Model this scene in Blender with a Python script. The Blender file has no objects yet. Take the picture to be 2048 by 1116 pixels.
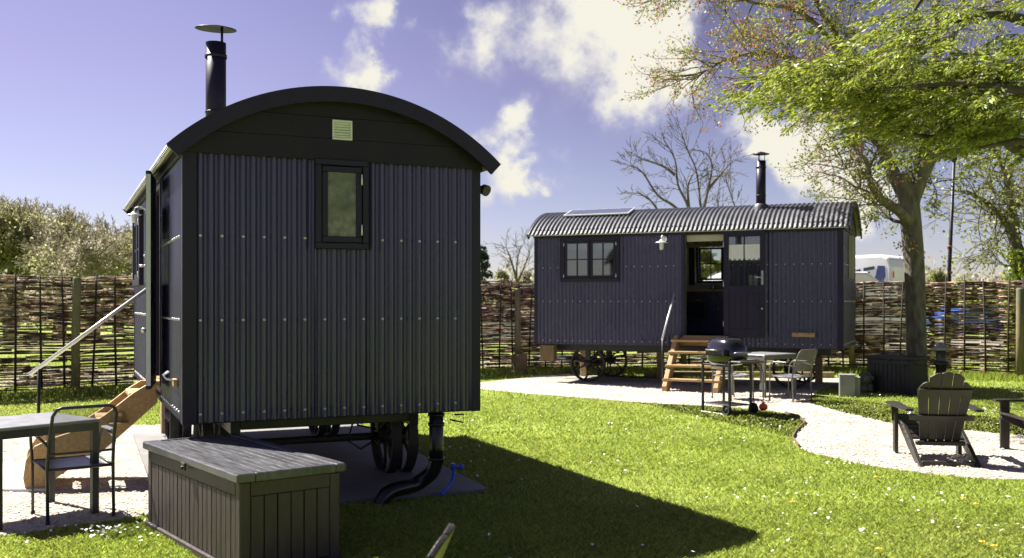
import bpy, math, random
import numpy as np
from mathutils import Vector, Matrix
random.seed(7); rng = np.random.default_rng(11)
SC = bpy.context.scene
COL = SC.collection
PI = math.pi
R = math.radians
# ------------------------------------------------------------------ materials
def nt(m):
    m.use_nodes = True
    t = m.node_tree; t.nodes.clear(); return t
class NB:
    def __init__(s, t): s.t = t
    def n(s, typ, **kw):
        nd = s.t.nodes.new(typ)
        for k, v in kw.items():
            if k.startswith('i_'):
                key = k[2:]
                key = int(key) if key.isdigit() else key.replace('_', ' ')
                sock = nd.inputs[key]
                if isinstance(v, bpy.types.NodeSocket): s.t.links.new(v, sock)
                else: sock.default_value = v
            else: setattr(nd, k, v)
        return nd
    def l(s, a, b): s.t.links.new(a, b)
def rgb(c): return (c[0], c[1], c[2], 1)
def mat(name, c1, c2=None, rough=.6, metal=0, scale=8, detail=5, stretch=(1,1,1), bump=0, bscale=None, spec=.5, coat=0,
        island=0, trans=0, c3=None, lo=.35, hi=.65, coords='Object', streak=None):
    m = bpy.data.materials.new(name); t = nt(m); b = NB(t)
    out = b.n('ShaderNodeOutputMaterial'); p = b.n('ShaderNodeBsdfPrincipled')
    p.inputs['Roughness'].default_value = rough; p.inputs['Metallic'].default_value = metal
    p.inputs['Specular IOR Level'].default_value = spec; p.inputs['Coat Weight'].default_value = coat
    tc = b.n('ShaderNodeTexCoord'); mp = b.n('ShaderNodeMapping', i_Vector=tc.outputs[coords]); mp.inputs['Scale'].default_value = stretch
    col = None
    if c2 is None: p.inputs['Base Color'].default_value = rgb(c1)
    else:
        nz = b.n('ShaderNodeTexNoise', i_Vector=mp.outputs[0]); nz.inputs['Scale'].default_value = scale; nz.inputs['Detail'].default_value = detail
        mr = b.n('ShaderNodeMapRange', i_Value=nz.outputs[0]); mr.inputs['From Min'].default_value = lo; mr.inputs['From Max'].default_value = hi
        mx = b.n('ShaderNodeMix', data_type='RGBA'); b.l(mr.outputs[0], mx.inputs[0])
        mx.inputs[6].default_value = rgb(c1); mx.inputs[7].default_value = rgb(c2); col = mx.outputs[2]
        # roughness breakup
        mr2 = b.n('ShaderNodeMapRange', i_Value=nz.outputs[0]); mr2.inputs['To Min'].default_value = rough * .8; mr2.inputs['To Max'].default_value = min(1, rough * 1.25)
        b.l(mr2.outputs[0], p.inputs['Roughness'])
    if c3 is not None:
        n3 = b.n('ShaderNodeTexNoise', i_Vector=tc.outputs[coords]); n3.inputs['Scale'].default_value = scale * .13; n3.inputs['Detail'].default_value = 3
        m3 = b.n('ShaderNodeMapRange', i_Value=n3.outputs[0]); m3.inputs['From Min'].default_value = .5; m3.inputs['From Max'].default_value = .68
        x3 = b.n('ShaderNodeMix', data_type='RGBA'); b.l(m3.outputs[0], x3.inputs[0]); b.l(col, x3.inputs[6]); x3.inputs[7].default_value = rgb(c3); col = x3.outputs[2]
    if island:
        g = b.n('ShaderNodeNewGeometry')
        hs = b.n('ShaderNodeHueSaturation'); 
        a = b.n('ShaderNodeMapRange', i_Value=g.outputs['Random Per Island']); a.inputs['To Min'].default_value = 1 - island; a.inputs['To Max'].default_value = 1 + island
        a2 = b.n('ShaderNodeMath', operation='MULTIPLY', i_0=g.outputs['Random Per Island'], i_1=7.31); a3 = b.n('ShaderNodeMath', operation='FRACT', i_0=a2.outputs[0])
        a4 = b.n('ShaderNodeMapRange', i_Value=a3.outputs[0]); a4.inputs['To Min'].default_value = .5 - island * .07; a4.inputs['To Max'].default_value = .5 + island * .03
        b.l(a.outputs[0], hs.inputs['Value']); b.l(a4.outputs[0], hs.inputs['Hue'])
        if col is None: hs.inputs['Color'].default_value = rgb(c1)
        else: b.l(col, hs.inputs['Color'])
        col = hs.outputs[0]
    if col is not None: b.l(col, p.inputs['Base Color'])
    if bump:
        nb = b.n('ShaderNodeTexNoise', i_Vector=mp.outputs[0]); nb.inputs['Scale'].default_value = bscale or scale * 3; nb.inputs['Detail'].default_value = 4
        bm = b.n('ShaderNodeBump', i_Height=nb.outputs[0]); bm.inputs['Strength'].default_value = bump; bm.inputs['Distance'].default_value = .02
        b.l(bm.outputs[0], p.inputs['Normal'])
    sh = p.outputs[0]
    if trans:
        tr = b.n('ShaderNodeBsdfTranslucent')
        if col is not None: b.l(col, tr.inputs[0])
        else: tr.inputs[0].default_value = rgb(c1)
        ms = b.n('ShaderNodeMixShader'); ms.inputs[0].default_value = trans; b.l(sh, ms.inputs[1]); b.l(tr.outputs[0], ms.inputs[2]); sh = ms.outputs[0]
    b.l(sh, out.inputs[0]); return m
def glassmat(name, tint=(.9,.95,.92), fac=.12, rough=.03):
    m = bpy.data.materials.new(name); t = nt(m); b = NB(t)
    out = b.n('ShaderNodeOutputMaterial'); tr = b.n('ShaderNodeBsdfTransparent'); tr.inputs[0].default_value = rgb(tint)
    gl = b.n('ShaderNodeBsdfGlossy'); gl.inputs['Roughness'].default_value = rough
    fr = b.n('ShaderNodeFresnel'); fr.inputs[0].default_value = 1.5
    ad = b.n('ShaderNodeMath', operation='ADD', i_0=fr.outputs[0], i_1=fac, use_clamp=True)
    ms = b.n('ShaderNodeMixShader'); b.l(ad.outputs[0], ms.inputs[0]); b.l(tr.outputs[0], ms.inputs[1]); b.l(gl.outputs[0], ms.inputs[2]); b.l(ms.outputs[0], out.inputs[0]); return m
def sheer(name, c, alpha):
    m = bpy.data.materials.new(name); t = nt(m); b = NB(t)
    out = b.n('ShaderNodeOutputMaterial'); tr = b.n('ShaderNodeBsdfTransparent'); p = b.n('ShaderNodeBsdfPrincipled'); p.inputs['Base Color'].default_value = rgb(c); p.inputs['Roughness'].default_value = .6
    ms = b.n('ShaderNodeMixShader'); ms.inputs[0].default_value = alpha; b.l(tr.outputs[0], ms.inputs[1]); b.l(p.outputs[0], ms.inputs[2]); b.l(ms.outputs[0], out.inputs[0]); return m
M = dict(
 navy=mat('navy_corrugated_steel', (.040,.034,.096), (.050,.043,.112), rough=.27, scale=3, stretch=(1,1,.3), spec=.7, c3=(.052,.046,.098), bump=.03, bscale=20),
 navyf=mat('navy_painted_timber', (.0175,.0135,.032), (.021,.0165,.038), rough=.42, spec=.3, scale=6, stretch=(1,1,.2), bump=.06, bscale=40),
 black=mat('black_painted_board', (.0135,.0100,.019), (.017,.013,.023), rough=.5, spec=.3, scale=5, bump=.05, bscale=60),
 roofm=mat('weathered_roof_steel', (0.0478,0.0497,0.0638), (0.0701,0.0734,0.0892), rough=.42, scale=4, bump=.03, spec=.6, c3=(0.0375,0.0375,0.0488)),
 rivet=mat('galvanised_rivet', (.6,.6,.6), rough=.35, metal=.4),
 soffit=mat('pale_soffit_ply', (0.4950,0.4950,0.4050), (0.4050,0.4140,0.3240), rough=.7, scale=5),
 cream=mat('cream_interior_paint', (0.4960,0.4640,0.3840), (0.4480,0.4160,0.3440), rough=.7, scale=4),
 wood=mat('new_pine_timber', (0.4930,0.3230,0.1445), (0.3740,0.2295,0.0935), rough=.6, scale=6, stretch=(1,6,6), bump=.15, bscale=14, c3=(0.4250,0.2890,0.1530)),
 woodd=mat('aged_timber', (.20,.14,.07), (.12,.08,.045), rough=.8, scale=7, stretch=(5,5,1), bump=.3, c3=(.16,.15,.10)),
 post=mat('round_pine_post', (0.2550,0.2125,0.1190), (0.1700,0.1360,0.0765), rough=.8, scale=9, stretch=(6,6,.7), bump=.35, c3=(0.1445,0.1445,0.0850)),
 sleeper=mat('timber_edging', (.42,.32,.18), (.28,.2,.11), rough=.8, scale=9, stretch=(.5,5,5), bump=.2),
 steel=mat('brushed_steel', (.55,.55,.56), rough=.3, metal=.9),
 alu=mat('pale_aluminium', (.75,.75,.78), rough=.35, metal=.3),
 blackm=mat('black_metal', (.012,.012,.014), (.02,.02,.022), rough=.4, scale=12),
 iron=mat('cast_iron', (.02,.019,.02), (.035,.03,.028), rough=.6, scale=14, bump=.15),
 plasticb=mat('black_plastic_pipe', (.010,.010,.012), rough=.28),
 enamel=mat('black_enamel_lid', (.010,.009,.011), rough=.16, coat=.7),
 boxw=mat('weathered_resin_board', (0.0374,0.0240,0.0269), (0.0624,0.0426,0.0493), rough=.5, scale=5, stretch=(3,3,.6), bump=.25, bscale=16, c3=(.038,.030,.027)),
 boxl=mat('weathered_resin_lid', (.040,.040,.046), (.095,.095,.105), rough=.34, scale=6, stretch=(.7,6,1), bump=.25, bscale=16, c3=(.12,.12,.13)),
 boxb=mat('charcoal_resin_board', (0.0088,0.0088,0.0127), (0.0137,0.0137,0.0186), rough=.45, scale=8, bump=.1),
 adir=mat('charcoal_resin_slat', (0.0201,0.0164,0.0138), (0.0250,0.0209,0.0179), rough=.42, scale=14, stretch=(3,3,.6), bump=.12, bscale=40),
 tabt=mat('grey_table_slab', (0.2040,0.2040,0.2125), (0.2550,0.2550,0.2635), rough=.35, scale=10),
 tabf=mat('anthracite_frame', (0.0360,0.0344,0.0320), (0.0480,0.0456,0.0416), rough=.4, scale=10),
 taupe=mat('taupe_frame', (0.1280,0.1200,0.1040), (0.1600,0.1480,0.1280), rough=.4, scale=10),
 armr=mat('slate_armrest', (.30,.31,.36), rough=.3),
 sling=sheer('woven_sling_mesh', (.12,.11,.10), .45), seat=mat('woven_seat', (.14,.15,.19), (.18,.19,.23), rough=.35, scale=120),
 slingl=sheer('taupe_sling_mesh', (.22,.21,.19), .8),
 concrete=mat('concrete_slab', (0.1800,0.1725,0.1650), (0.2400,0.2325,0.2213), rough=.85, scale=3, detail=8, bump=.2, bscale=60, c3=(0.1275,0.1237,0.1162)),
 concp=mat('pale_concrete_pad', (.55,.53,.5), (.62,.6,.56), rough=.85, scale=6, bump=.2),
 glass=glassmat('window_glass'),
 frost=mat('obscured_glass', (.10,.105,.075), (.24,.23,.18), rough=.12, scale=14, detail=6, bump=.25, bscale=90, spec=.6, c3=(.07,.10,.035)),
 solar=mat('solar_cell_glass', (.10,.11,.16), (.13,.14,.19), rough=.1, scale=2, spec=.8, coat=.5),
 white=mat('white_gelcoat', (.78,.78,.78), (.72,.72,.73), rough=.3, scale=2),
 whitep=mat('white_plastic', (.72,.72,.7), rough=.4),
 bluep=mat('blue_pipe', (.05,.13,.75), rough=.35), orange=mat('orange_plastic', (.75,.12,.03), rough=.4),
 greybox=mat('grey_meter_housing', (.31,.285,.31), (.27,.25,.27), rough=.6, scale=8), stone=mat('mossy_stone', (0.1280,0.1360,0.0960), (0.0800,0.0880,0.0560), rough=.9, scale=9, bump=.5),
 carblue=mat('blue_car_paint', (.04,.12,.42), rough=.2, coat=1), carsil=mat('silver_car_paint', (.55,.57,.62), rough=.25, coat=1), dglass=mat('dark_vehicle_glass', (.015,.02,.04), rough=.06, spec=.8), navyst=mat('navy_decal', (.03,.05,.16), rough=.3),
 tyre=mat('rubber', (.015,.015,.015), rough=.8),
 weave=mat('hazel_rod', (.085,.045,.030), (.50,.38,.27), lo=.47, hi=.60, rough=.75, scale=4.5, detail=3, stretch=(1,1,3), bump=.3, bscale=30, island=.55),  # pale patches paint sunlit rod segments into the colour
 stake=mat('hazel_stake', (.022,.016,.013), (.04,.03,.022), rough=.8, scale=8, bump=.3),
 bark=mat('grey_beige_bark', (0.2299,0.2057,0.1573), (0.1029,0.0908,0.0696), rough=.9, scale=6, detail=8, stretch=(2,2,.7), bump=.6, bscale=16, c3=(0.1650,0.1540,0.1100)),
 barkd=mat('dark_bark', (.10,.085,.06), (.055,.045,.032), rough=.9, scale=7, bump=.4),
 barkg=mat('mossy_grey_bark', (0.1408,0.1280,0.0896), (0.0896,0.0832,0.0576), rough=.9, scale=4, bump=.3),
 leafg=mat('fresh_green_leaf', (0.2360,0.3036,0.0414), rough=.45, island=.55, trans=.5), leafy=mat('yellow_green_leaf', (0.3024,0.3384,0.0648), rough=.5, island=.4, trans=.45),
 leafo=mat('olive_spring_leaf', (.37,.38,.17), rough=.6, island=.35, trans=.6), leafp=mat('grey_twig_haze', (.40,.37,.27), rough=.7, island=.3, trans=.6),
 leafd=mat('dark_conifer_needle', (.022,.045,.022), rough=.6, island=.4, trans=.1), bud=mat('rusty_bud', (.42,.16,.05), rough=.6, island=.3, trans=.3),
 ivy=mat('ivy_leaf', (.30,.40,.06), rough=.4, island=.4, trans=.3),
 grass=mat('grass_blade', (.27,.365,.06), (.34,.42,.075), rough=.45, scale=1.3, island=.45, trans=.5, coords='Object', lo=.3, hi=.7, c3=(.36,.42,.10)),
 petal=mat('daisy_petal', (.85,.85,.82), rough=.6), dand=mat('dandelion_yellow', (.85,.45,.02), rough=.6),
 pebble=mat('cream_pebble', (.66,.60,.52), (.36,.31,.25), rough=.8, scale=3, island=.35),
 fabric=mat('patterned_fabric', (.40,.36,.27), (.20,.20,.14), rough=.9, scale=14, detail=1), bulb=mat('lamp_glass', (.85,.85,.85), rough=.1, trans=.3),
)
# ------------------------------------------------------------------ mesh builder
class MB:
    def __init__(s): s.v=[]; s.f=[]; s.m=[]; s.s=[]
    def add(s, vs, fs, mi=0, sm=False, mx=None):
        o=len(s.v)
        if mx is not None: vs=[mx@Vector(v) for v in vs]
        s.v+= [tuple(v) for v in vs]
        for f in fs: s.f.append([o+i for i in f]); s.m.append(mi); s.s.append(sm)
        return s
    def box(s, x0,x1,y0,y1,z0,z1, mi=0, mx=None):
        v=[(x0,y0,z0),(x1,y0,z0),(x1,y1,z0),(x0,y1,z0),(x0,y0,z1),(x1,y0,z1),(x1,y1,z1),(x0,y1,z1)]
        return s.add(v,[(3,2,1,0),(4,5,6,7),(0,1,5,4),(1,2,6,5),(2,3,7,6),(3,0,4,7)],mi,False,mx)
    def bbox(s, x0,x1,y0,y1,z0,z1, b=.006, mi=0, mx=None):   # box with chamfered edges
        xs=(x0,x1);ys=(y0,y1);zs=(z0,z1);v=[];idx={}
        for i in range(2):
            for j in range(2):
                for k in range(2):
                    sx,sy,sz=(1 if i==0 else -1),(1 if j==0 else -1),(1 if k==0 else -1)
                    for a in range(3):
                        p=[xs[i],ys[j],zs[k]]
                        for c,sg in ((0,sx),(1,sy),(2,sz)):
                            if c!=a: p[c]+=sg*b
                        idx[i,j,k,a]=len(v); v.append(tuple(p))
        # vertex 'a' lies on the face normal to axis a
        f=[]
        for i in range(2):
            q=[idx[i,0,0,0],idx[i,1,0,0],idx[i,1,1,0],idx[i,0,1,0]]; f.append(q if i else q[::-1])
            q=[idx[0,i,0,1],idx[0,i,1,1],idx[1,i,1,1],idx[1,i,0,1]]; f.append(q if i else q[::-1])
            q=[idx[0,0,i,2],idx[1,0,i,2],idx[1,1,i,2],idx[0,1,i,2]]; f.append(q if i else q[::-1])
        for j in range(2):
            for k in range(2):
                f.append([idx[0,j,k,1],idx[1,j,k,1],idx[1,j,k,2],idx[0,j,k,2]])
                f.append([idx[j,0,k,0],idx[j,1,k,0],idx[j,1,k,2],idx[j,0,k,2]])
                f.append([idx[j,k,0,0],idx[j,k,1,0],idx[j,k,1,1],idx[j,k,0,1]])
        for i in range(2):
            for j in range(2):
                for k in range(2): f.append([idx[i,j,k,0],idx[i,j,k,1],idx[i,j,k,2]])
        return s.add(v,f,mi,False,mx)
    def tube(s, pts, r, n=10, mi=0, cap=True, mx=None, sm=True, closed=False):
        pts=[Vector(p) for p in pts]; rs=r if isinstance(r,(list,tuple)) else [r]*len(pts)
        vs=[];N=len(pts);up=None
        for i,p in enumerate(pts):
            a=pts[i-1] if i>0 else (pts[-1] if closed else p); b=pts[(i+1)%N] if (i<N-1 or closed) else p
            d=(b-a).normalized() if (b-a).length>1e-9 else Vector((0,0,1))
            if up is None:
                up=Vector((0,0,1)) if abs(d.z)<.9 else Vector((1,0,0))
            u=d.cross(up); 
            if u.length<1e-6: u=d.cross(Vector((0,1,0)))
            u.normalize(); w=u.cross(d).normalized(); up=w
            for k in range(n):
                t=2*PI*k/n; vs.append(p+(u*math.cos(t)+w*math.sin(t))*rs[i])
        fs=[]
        for i in range(N if closed else N-1):
            j=(i+1)%N
            for k in range(n):
                k2=(k+1)%n; fs.append((i*n+k,j*n+k,j*n+k2,i*n+k2))
        s.add(vs,fs,mi,sm,mx)
        if cap and not closed:
            o=len(s.v)-len(vs)
            s.f.append([o+k for k in range(n)]); s.m.append(mi); s.s.append(False)
            s.f.append([o+(N-1)*n+k for k in range(n)][::-1]); s.m.append(mi); s.s.append(False)
        return s
    def cyl(s,p0,p1,r0,r1=None,n=14,mi=0,mx=None,cap=True): return s.tube([p0,p1],[r0,r0 if r1 is None else r1],n,mi,cap,mx)
    def lathe(s, prof, n=20, mi=0, mx=None, sm=True):
        vs=[(r*math.cos(2*PI*k/n),r*math.sin(2*PI*k/n),z) for r,z in prof for k in range(n)]
        fs=[(i*n+k,i*n+(k+1)%n,(i+1)*n+(k+1)%n,(i+1)*n+k) for i in range(len(prof)-1) for k in range(n)]
        return s.add(vs,fs,mi,sm,mx)
    def prism(s, poly, d0, d1, axis='y', mi=0, mx=None):   # poly in the other two axes
        def P(a,b,d): return (d,a,b) if axis=='x' else ((a,d,b) if axis=='y' else (a,b,d))
        n=len(poly); vs=[P(a,b,d0) for a,b in poly]+[P(a,b,d1) for a,b in poly]
        fs=[tuple(range(n)),tuple(range(2*n-1,n-1,-1))]+[(i,(i+1)%n,n+(i+1)%n,n+i) for i in range(n)]
        return s.add(vs,fs,mi,False,mx)
    def sph(s,c,r,n=8,mi=0,sq=(1,1,1)):
        vs=[];m=max(3,n//2)
        for i in range(m+1):
            t=PI*i/m
            for k in range(n):
                a=2*PI*k/n; vs.append((c[0]+r*sq[0]*math.sin(t)*math.cos(a),c[1]+r*sq[1]*math.sin(t)*math.sin(a),c[2]+r*sq[2]*math.cos(t)))
        fs=[(i*n+k,(i+1)*n+k,(i+1)*n+(k+1)%n,i*n+(k+1)%n) for i in range(m) for k in range(n)]
        return s.add(vs,fs,mi,True)
    def build(s, name, mats, parent=None, loc=None, rot=None, bevel=0):
        me=bpy.data.meshes.new(name); me.from_pydata(s.v,[],s.f)
        mats=mats if isinstance(mats,(list,tuple)) else [mats]
        for m in mats: me.materials.append(m)
        me.polygons.foreach_set('material_index',s.m); me.polygons.foreach_set('use_smooth',s.s); me.update()
        import bmesh
        bm=bmesh.new(); bm.from_mesh(me); bmesh.ops.remove_doubles(bm,verts=bm.verts,dist=1e-6); bmesh.ops.recalc_face_normals(bm,faces=bm.faces); bm.to_mesh(me); bm.free()
        o=bpy.data.objects.new(name,me); COL.objects.link(o)
        if parent: o.parent=parent
        if loc: o.location=loc
        if rot: o.rotation_euler=rot
        if bevel:
            b=o.modifiers.new('edge_bevel','BEVEL'); b.width=bevel; b.segments=2; b.limit_method='ANGLE'; b.angle_limit=R(40)
        return o
def npmesh(name, V, F, mats, parent=None, mi=None, smooth=False):
    """V (n,3), F (m,k) all of one size"""
    me=bpy.data.meshes.new(name); V=np.asarray(V,dtype=np.float32); F=np.asarray(F,dtype=np.int32); k=F.shape[1]
    me.vertices.add(len(V)); me.vertices.foreach_set('co',V.ravel()); me.loops.add(F.size); me.loops.foreach_set('vertex_index',F.ravel())
    me.polygons.add(len(F)); me.polygons.foreach_set('loop_start',np.arange(0,F.size,k,dtype=np.int32)); me.polygons.foreach_set('loop_total',np.full(len(F),k,dtype=np.int32))
    mats=mats if isinstance(mats,(list,tuple)) else [mats]
    for m in mats: me.materials.append(m)
    if mi is not None: me.polygons.foreach_set('material_index',np.asarray(mi,dtype=np.int32))
    if smooth: me.polygons.foreach_set('use_smooth',np.ones(len(F),dtype=bool))
    me.update(calc_edges=True)
    o=bpy.data.objects.new(name,me); COL.objects.link(o)
    if parent: o.parent=parent
    return o
def thing(name,label,cat,loc=(0,0,0),rz=0,group=None):
    o=bpy.data.objects.new(name,None); COL.objects.link(o); o.location=loc; o.rotation_euler=(0,0,rz); o.empty_display_size=.1
    return tag(o,label,cat,group)
def tag(o,label=None,cat=None,group=None,kind=None):
    if label: o['label']=label
    if cat: o['category']=cat
    if group: o['group']=group
    if kind: o['kind']=kind
    return o
def copy_tree(o,parent=None):
    c=o.copy(); COL.objects.link(c); c.parent=parent
    for ch in [x for x in SC.objects if x.parent==o]: copy_tree(ch,c)
    return c
def empty(name,parent,loc=(0,0,0),rot=(0,0,0)):
    o=bpy.data.objects.new(name,None); COL.objects.link(o); o.parent=parent; o.location=loc; o.rotation_euler=rot; o.empty_display_size=.05; return o
FL=1990.; CH=1.65; HY=603.
def G(px,py,z=0):
    Y=(CH-z)*FL/(py-HY); return ((px-1024)/FL*Y,Y)
def A(px,py,Y): return Vector(((px-1024)/FL*Y,Y,CH+(HY-py)/FL*Y))
# ------------------------------------------------------------------ huts
def sheet(mb,u0,u1,v0,v1,p,a,fn,mi=0,ph=0,nseg=8):
    n=max(2,int(round((u1-u0)/p*nseg)))
    us=[u0+(u1-u0)*i/n for i in range(n+1)]; vs=[]
    for v in (v0,v1):
        for u in us: vs.append(fn(u,v,a*math.cos(2*PI*(u-ph)/p)))
    k=n+1; mb.add(vs,[(i,i+1,k+i+1,k+i) for i in range(n)],mi,True)
def rects_minus(x0,x1,z0,z1,holes):
    """split a rectangle round non-overlapping holes sorted by x"""
    out=[];x=x0
    for (a,b,c,d) in sorted(holes):
        if a>x: out.append((x,a,z0,z1))
        if c>z0: out.append((a,b,z0,c))
        if d<z1: out.append((a,b,d,z1))
        x=b
    if x<x1: out.append((x,x1,z0,z1))
    return out
def window(parent,name,w,h,cols,rows,sashes,loc,rot,frame=.05,trim=.045,depth=.05,pane_mat='glass',fm='navyf',hinges=(),open_=0):
    """faces -y, origin at the bottom left corner of the outer trim"""
    e=empty(name,parent,loc,rot)
    mb=MB()
    mb.bbox(0,w,-depth,.02,0,trim,.004).bbox(0,w,-depth,.02,h-trim,h,.004).bbox(0,trim,-depth,.02,trim+.0005,h-trim-.0005,.004).bbox(w-trim,w,-depth,.02,trim+.0005,h-trim-.0005,.004)
    mb.build('frame',M[fm],e)
    sw=(w-2*trim)/sashes
    for s in range(sashes):
        x0=trim+s*sw+.006; x1=trim+(s+1)*sw-.006; z0=trim+.006; z1=h-trim-.006; d=depth-.012
        sb=MB(); sb.bbox(x0,x1,-d,0,z0,z0+frame,.004).bbox(x0,x1,-d,0,z1-frame,z1,.004).bbox(x0,x0+frame,-d,0,z0+frame+.0005,z1-frame-.0005,.004).bbox(x1-frame,x1,-d,0,z0+frame+.0005,z1-frame-.0005,.004)
        gx0,gx1,gz0,gz1=x0+frame,x1-frame,z0+frame,z1-frame
        for c in range(1,cols):
            x=gx0+(gx1-gx0)*c/cols; sb.box(x-.011,x+.011,-d+.004,-.004,gz0,gz1)
        for r in range(1,rows):
            z=gz0+(gz1-gz0)*r/rows; sb.box(gx0,gx1,-d+.006,-.006,z-.011,z+.011)
        so=sb.build('sash',M[fm],e)
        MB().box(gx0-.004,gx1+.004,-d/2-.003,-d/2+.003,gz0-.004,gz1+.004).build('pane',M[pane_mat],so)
    for (hx,hz,hh) in hinges: MB().cyl((hx,-depth-.004,hz),(hx,-depth-.004,hz+hh),.007,n=8).build('hinge',M['alu'],e)
    return e
def wheel(parent,x,y,r=.37,w=.09):
    e=empty('wheel',parent,(x,y,r)); mb=MB(); n=40
    prof=[(r,-w/2),(r,w/2),(r-.03,w/2),(r-.045,w*.2),(r-.045,-w*.2),(r-.03,-w/2),(r,-w/2)]
    mx=Matrix.Rotation(PI/2,4,'X'); mb.lathe(prof,n,0,mx,False); mb.build('rim',M['iron'],e)
    MB().lathe([(.0,-w*.8),(.055,-w*.8),(.06,-w*.5),(.085,-w*.3),(.085,w*.3),(.06,w*.5),(.055,w*.8),(0,w*.8)],18,0,mx).build('hub',M['iron'],e)
    sp=MB()
    for k in range(6):
        a=PI/3*k+.3; pts=[]
        for t in (0,.33,.66,1):
            rr=.07+(r-.11)*t; aa=a+.18*math.sin(t*PI); pts.append((rr*math.cos(aa),0,rr*math.sin(aa)))
        sp.tube(pts,[.024,.018,.018,.026],6)
    sp.build('spokes',M['iron'],e)
    return e
def hut(label,O,rot,P):
    L,W,zb,zt=P['L'],P['W'],P['zb'],P['zt']; pt=P['pitch']; am=P.get('amp',.010)
    t=thing('shepherd_hut',label,'shepherd hut',(O[0],O[1],0),rot,'shepherd huts on the lawn')
    hs,rise,ze=P['hs'],P['rise'],P['ze']; Rr=(hs*hs+rise*rise)/(2*rise); cz=ze+rise-Rr; cy=W/2; tm=math.asin(hs/Rr)
    def arc(r,th): return (cy+r*math.sin(th), cz+r*math.cos(th))
    fo=P['over']
    win=P['win']; op=P['open']
    ztop=zt+.16
    # corrugated cladding -------------------------------------------------
    def rivets(mb,us,z,fn):
        for u in us:
            c=fn(u,z,am+.002); mb.sph(c,.0125,8,1)
    mb=MB(); fn=lambda u,v,o:(u,-o-.012,v)
    for a,b,c,d in rects_minus(-L+.03,-.08,zb,ztop,[win,op]): sheet(mb,a,b,c,d,pt,am,fn)
    us=np.arange(-.2,-L+.1,-2*pt)
    for z in P['rz']: rivets(mb,[u for u in us if not((win[0]-.05<u<win[1]+.05 and win[2]<z<win[3]) or (op[0]-.06<u<op[1]+.06))],z,lambda u,v,o:(u,-o-.010,v))
    ph=-.2
    mb.v=[(v[0],v[1],v[2]) for v in mb.v]
    mb.build('door_side_wall',[M['navy'],M['rivet']],t)
    mb=MB(); fn=lambda u,v,o:(u,W+o+.012,v); bw=P['backwin']
    for a,b,c,d in rects_minus(-L+.03,-.05,zb,ztop,[bw]): sheet(mb,a,b,c,d,pt,am,fn)
    mb.build('rear_side_wall',[M['navy'],M['rivet']],t)
    gw=P['gwin']
    mb=MB(); fn=lambda u,v,o:(o+.012,u,v)
    for a,b,c,d in rects_minus(.07,W-.045,zb,zt+.02,[gw]): sheet(mb,a,b,c,d,pt,am,fn,ph=.1)
    for z in P['rz']: rivets(mb,[u for u in np.arange(.1,W-.05,2*pt) if not(gw[0]-.04<u<gw[1]+.04 and gw[2]<z<gw[3])],z,lambda u,v,o:(o+.010,u,v))
    mb.build('gable_wall',[M['navy'],M['rivet']],t)
    mb=MB(); fn=lambda u,v,o:(-L-o-.012,u,v); sheet(mb,.05,W-.05,zb,zt+.02,pt,am,fn); mb.build('gable_wall',[M['navy'],M['rivet']],t)
    # corner trims
    for (xa,xb,ya,yb) in ((-.075,.028,-.030,.075),(-.05,.028,W-.05,W+.03),(-L-.03,-L+.05,-.030,.05),(-L-.03,-L+.05,W-.05,W+.03)):
        MB().bbox(xa,xb,ya,yb,zb-.012,zt+.10,.004).build('corner_trim',M['navyf'],t)
    # gable panels in boards
    for gx0,gx1,nm in ((.022,.050,'gable_board'),(-L-.05,-L-.022,'gable_board')):
        mb=MB(); zs=[zt-.0,zt+.17,zt+.34,cz+Rr-.05]; Ri=Rr-.055
        for i in range(3):
            z0=zs[i]+.004; z1=zs[i+1] 
            def yy(z): return math.sqrt(max(0,Ri*Ri-(z-cz)**2))
            k=8; left=[]; right=[]
            for j in range(k+1):
                z=z0+(z1-z0)*j/k; w=min(yy(z),W/2+.03); left.append((cy-w,z)); right.append((cy+w,z))
            mb.prism(right+left[::-1],gx0-.002*i,gx1-.002*i,'x')
        mb.build(nm,M['black'],t)
    # lining: floor, walls, ceiling
    mb=MB()
    for a,b,c,d in rects_minus(-L+.06,-.06,zb+.2,zt+.02,[(win[0]+.03,win[1]-.03,win[2]+.03,win[3]-.03),op]): mb.box(a,b,.02,.06,c,d)
    for a,b,c,d in rects_minus(-L+.06,-.06,zb+.2,zt+.02,[bw]): mb.box(a,b,W-.06,W-.02,c,d)
    for a,b,c,d in rects_minus(.06,W-.06,zb+.2,zt+.02,[(gw[0]+.03,gw[1]-.03,gw[2]+.03,gw[3]-.03)]): mb.box(-.058,-.02,a,b,c,d)
    mb.box(-L+.02,-L+.058,.06,W-.06,zb+.2,zt+.02)
    mb.build('interior_lining',M['cream'],t)
    MB().box(-L+.02,-.02,.02,W-.02,zb+.02,zb+.2).build('floor_deck',M['black'],t)
    # roof ------------------------------------------------------------------
    x0,x1=-L-fo,fo; rp=P['rpitch']; nx=int((x1-x0)/rp*8); nth=30; mb=MB(); vs=[]
    for i in range(nth+1):
        th=-tm+2*tm*i/nth
        for j in range(nx+1):
            x=x0+(x1-x0)*j/nx; y,z=arc(Rr+.014*math.cos(2*PI*x/rp),th); vs.append((x,y,z))
    k=nx+1; mb.add(vs,[(i*k+j,i*k+j+1,(i+1)*k+j+1,(i+1)*k+j) for i in range(nth) for j in range(nx)],0,True)
    ro=mb.build('roof',M['roofm'],t)
    mb=MB()
    for i in range(nth):
        a,b=-tm+2*tm*i/nth,-tm+2*tm*(i+1)/nth
        for (r0,r1) in ((Rr-.016,Rr-.034),):
            p=[arc(r0,a),arc(r0,b),arc(r1,b),arc(r1,a)]
            mb.prism(p,x0+.03,x1-.03,'x')
    mb.build('soffit',M['soffit'],ro)
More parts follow.
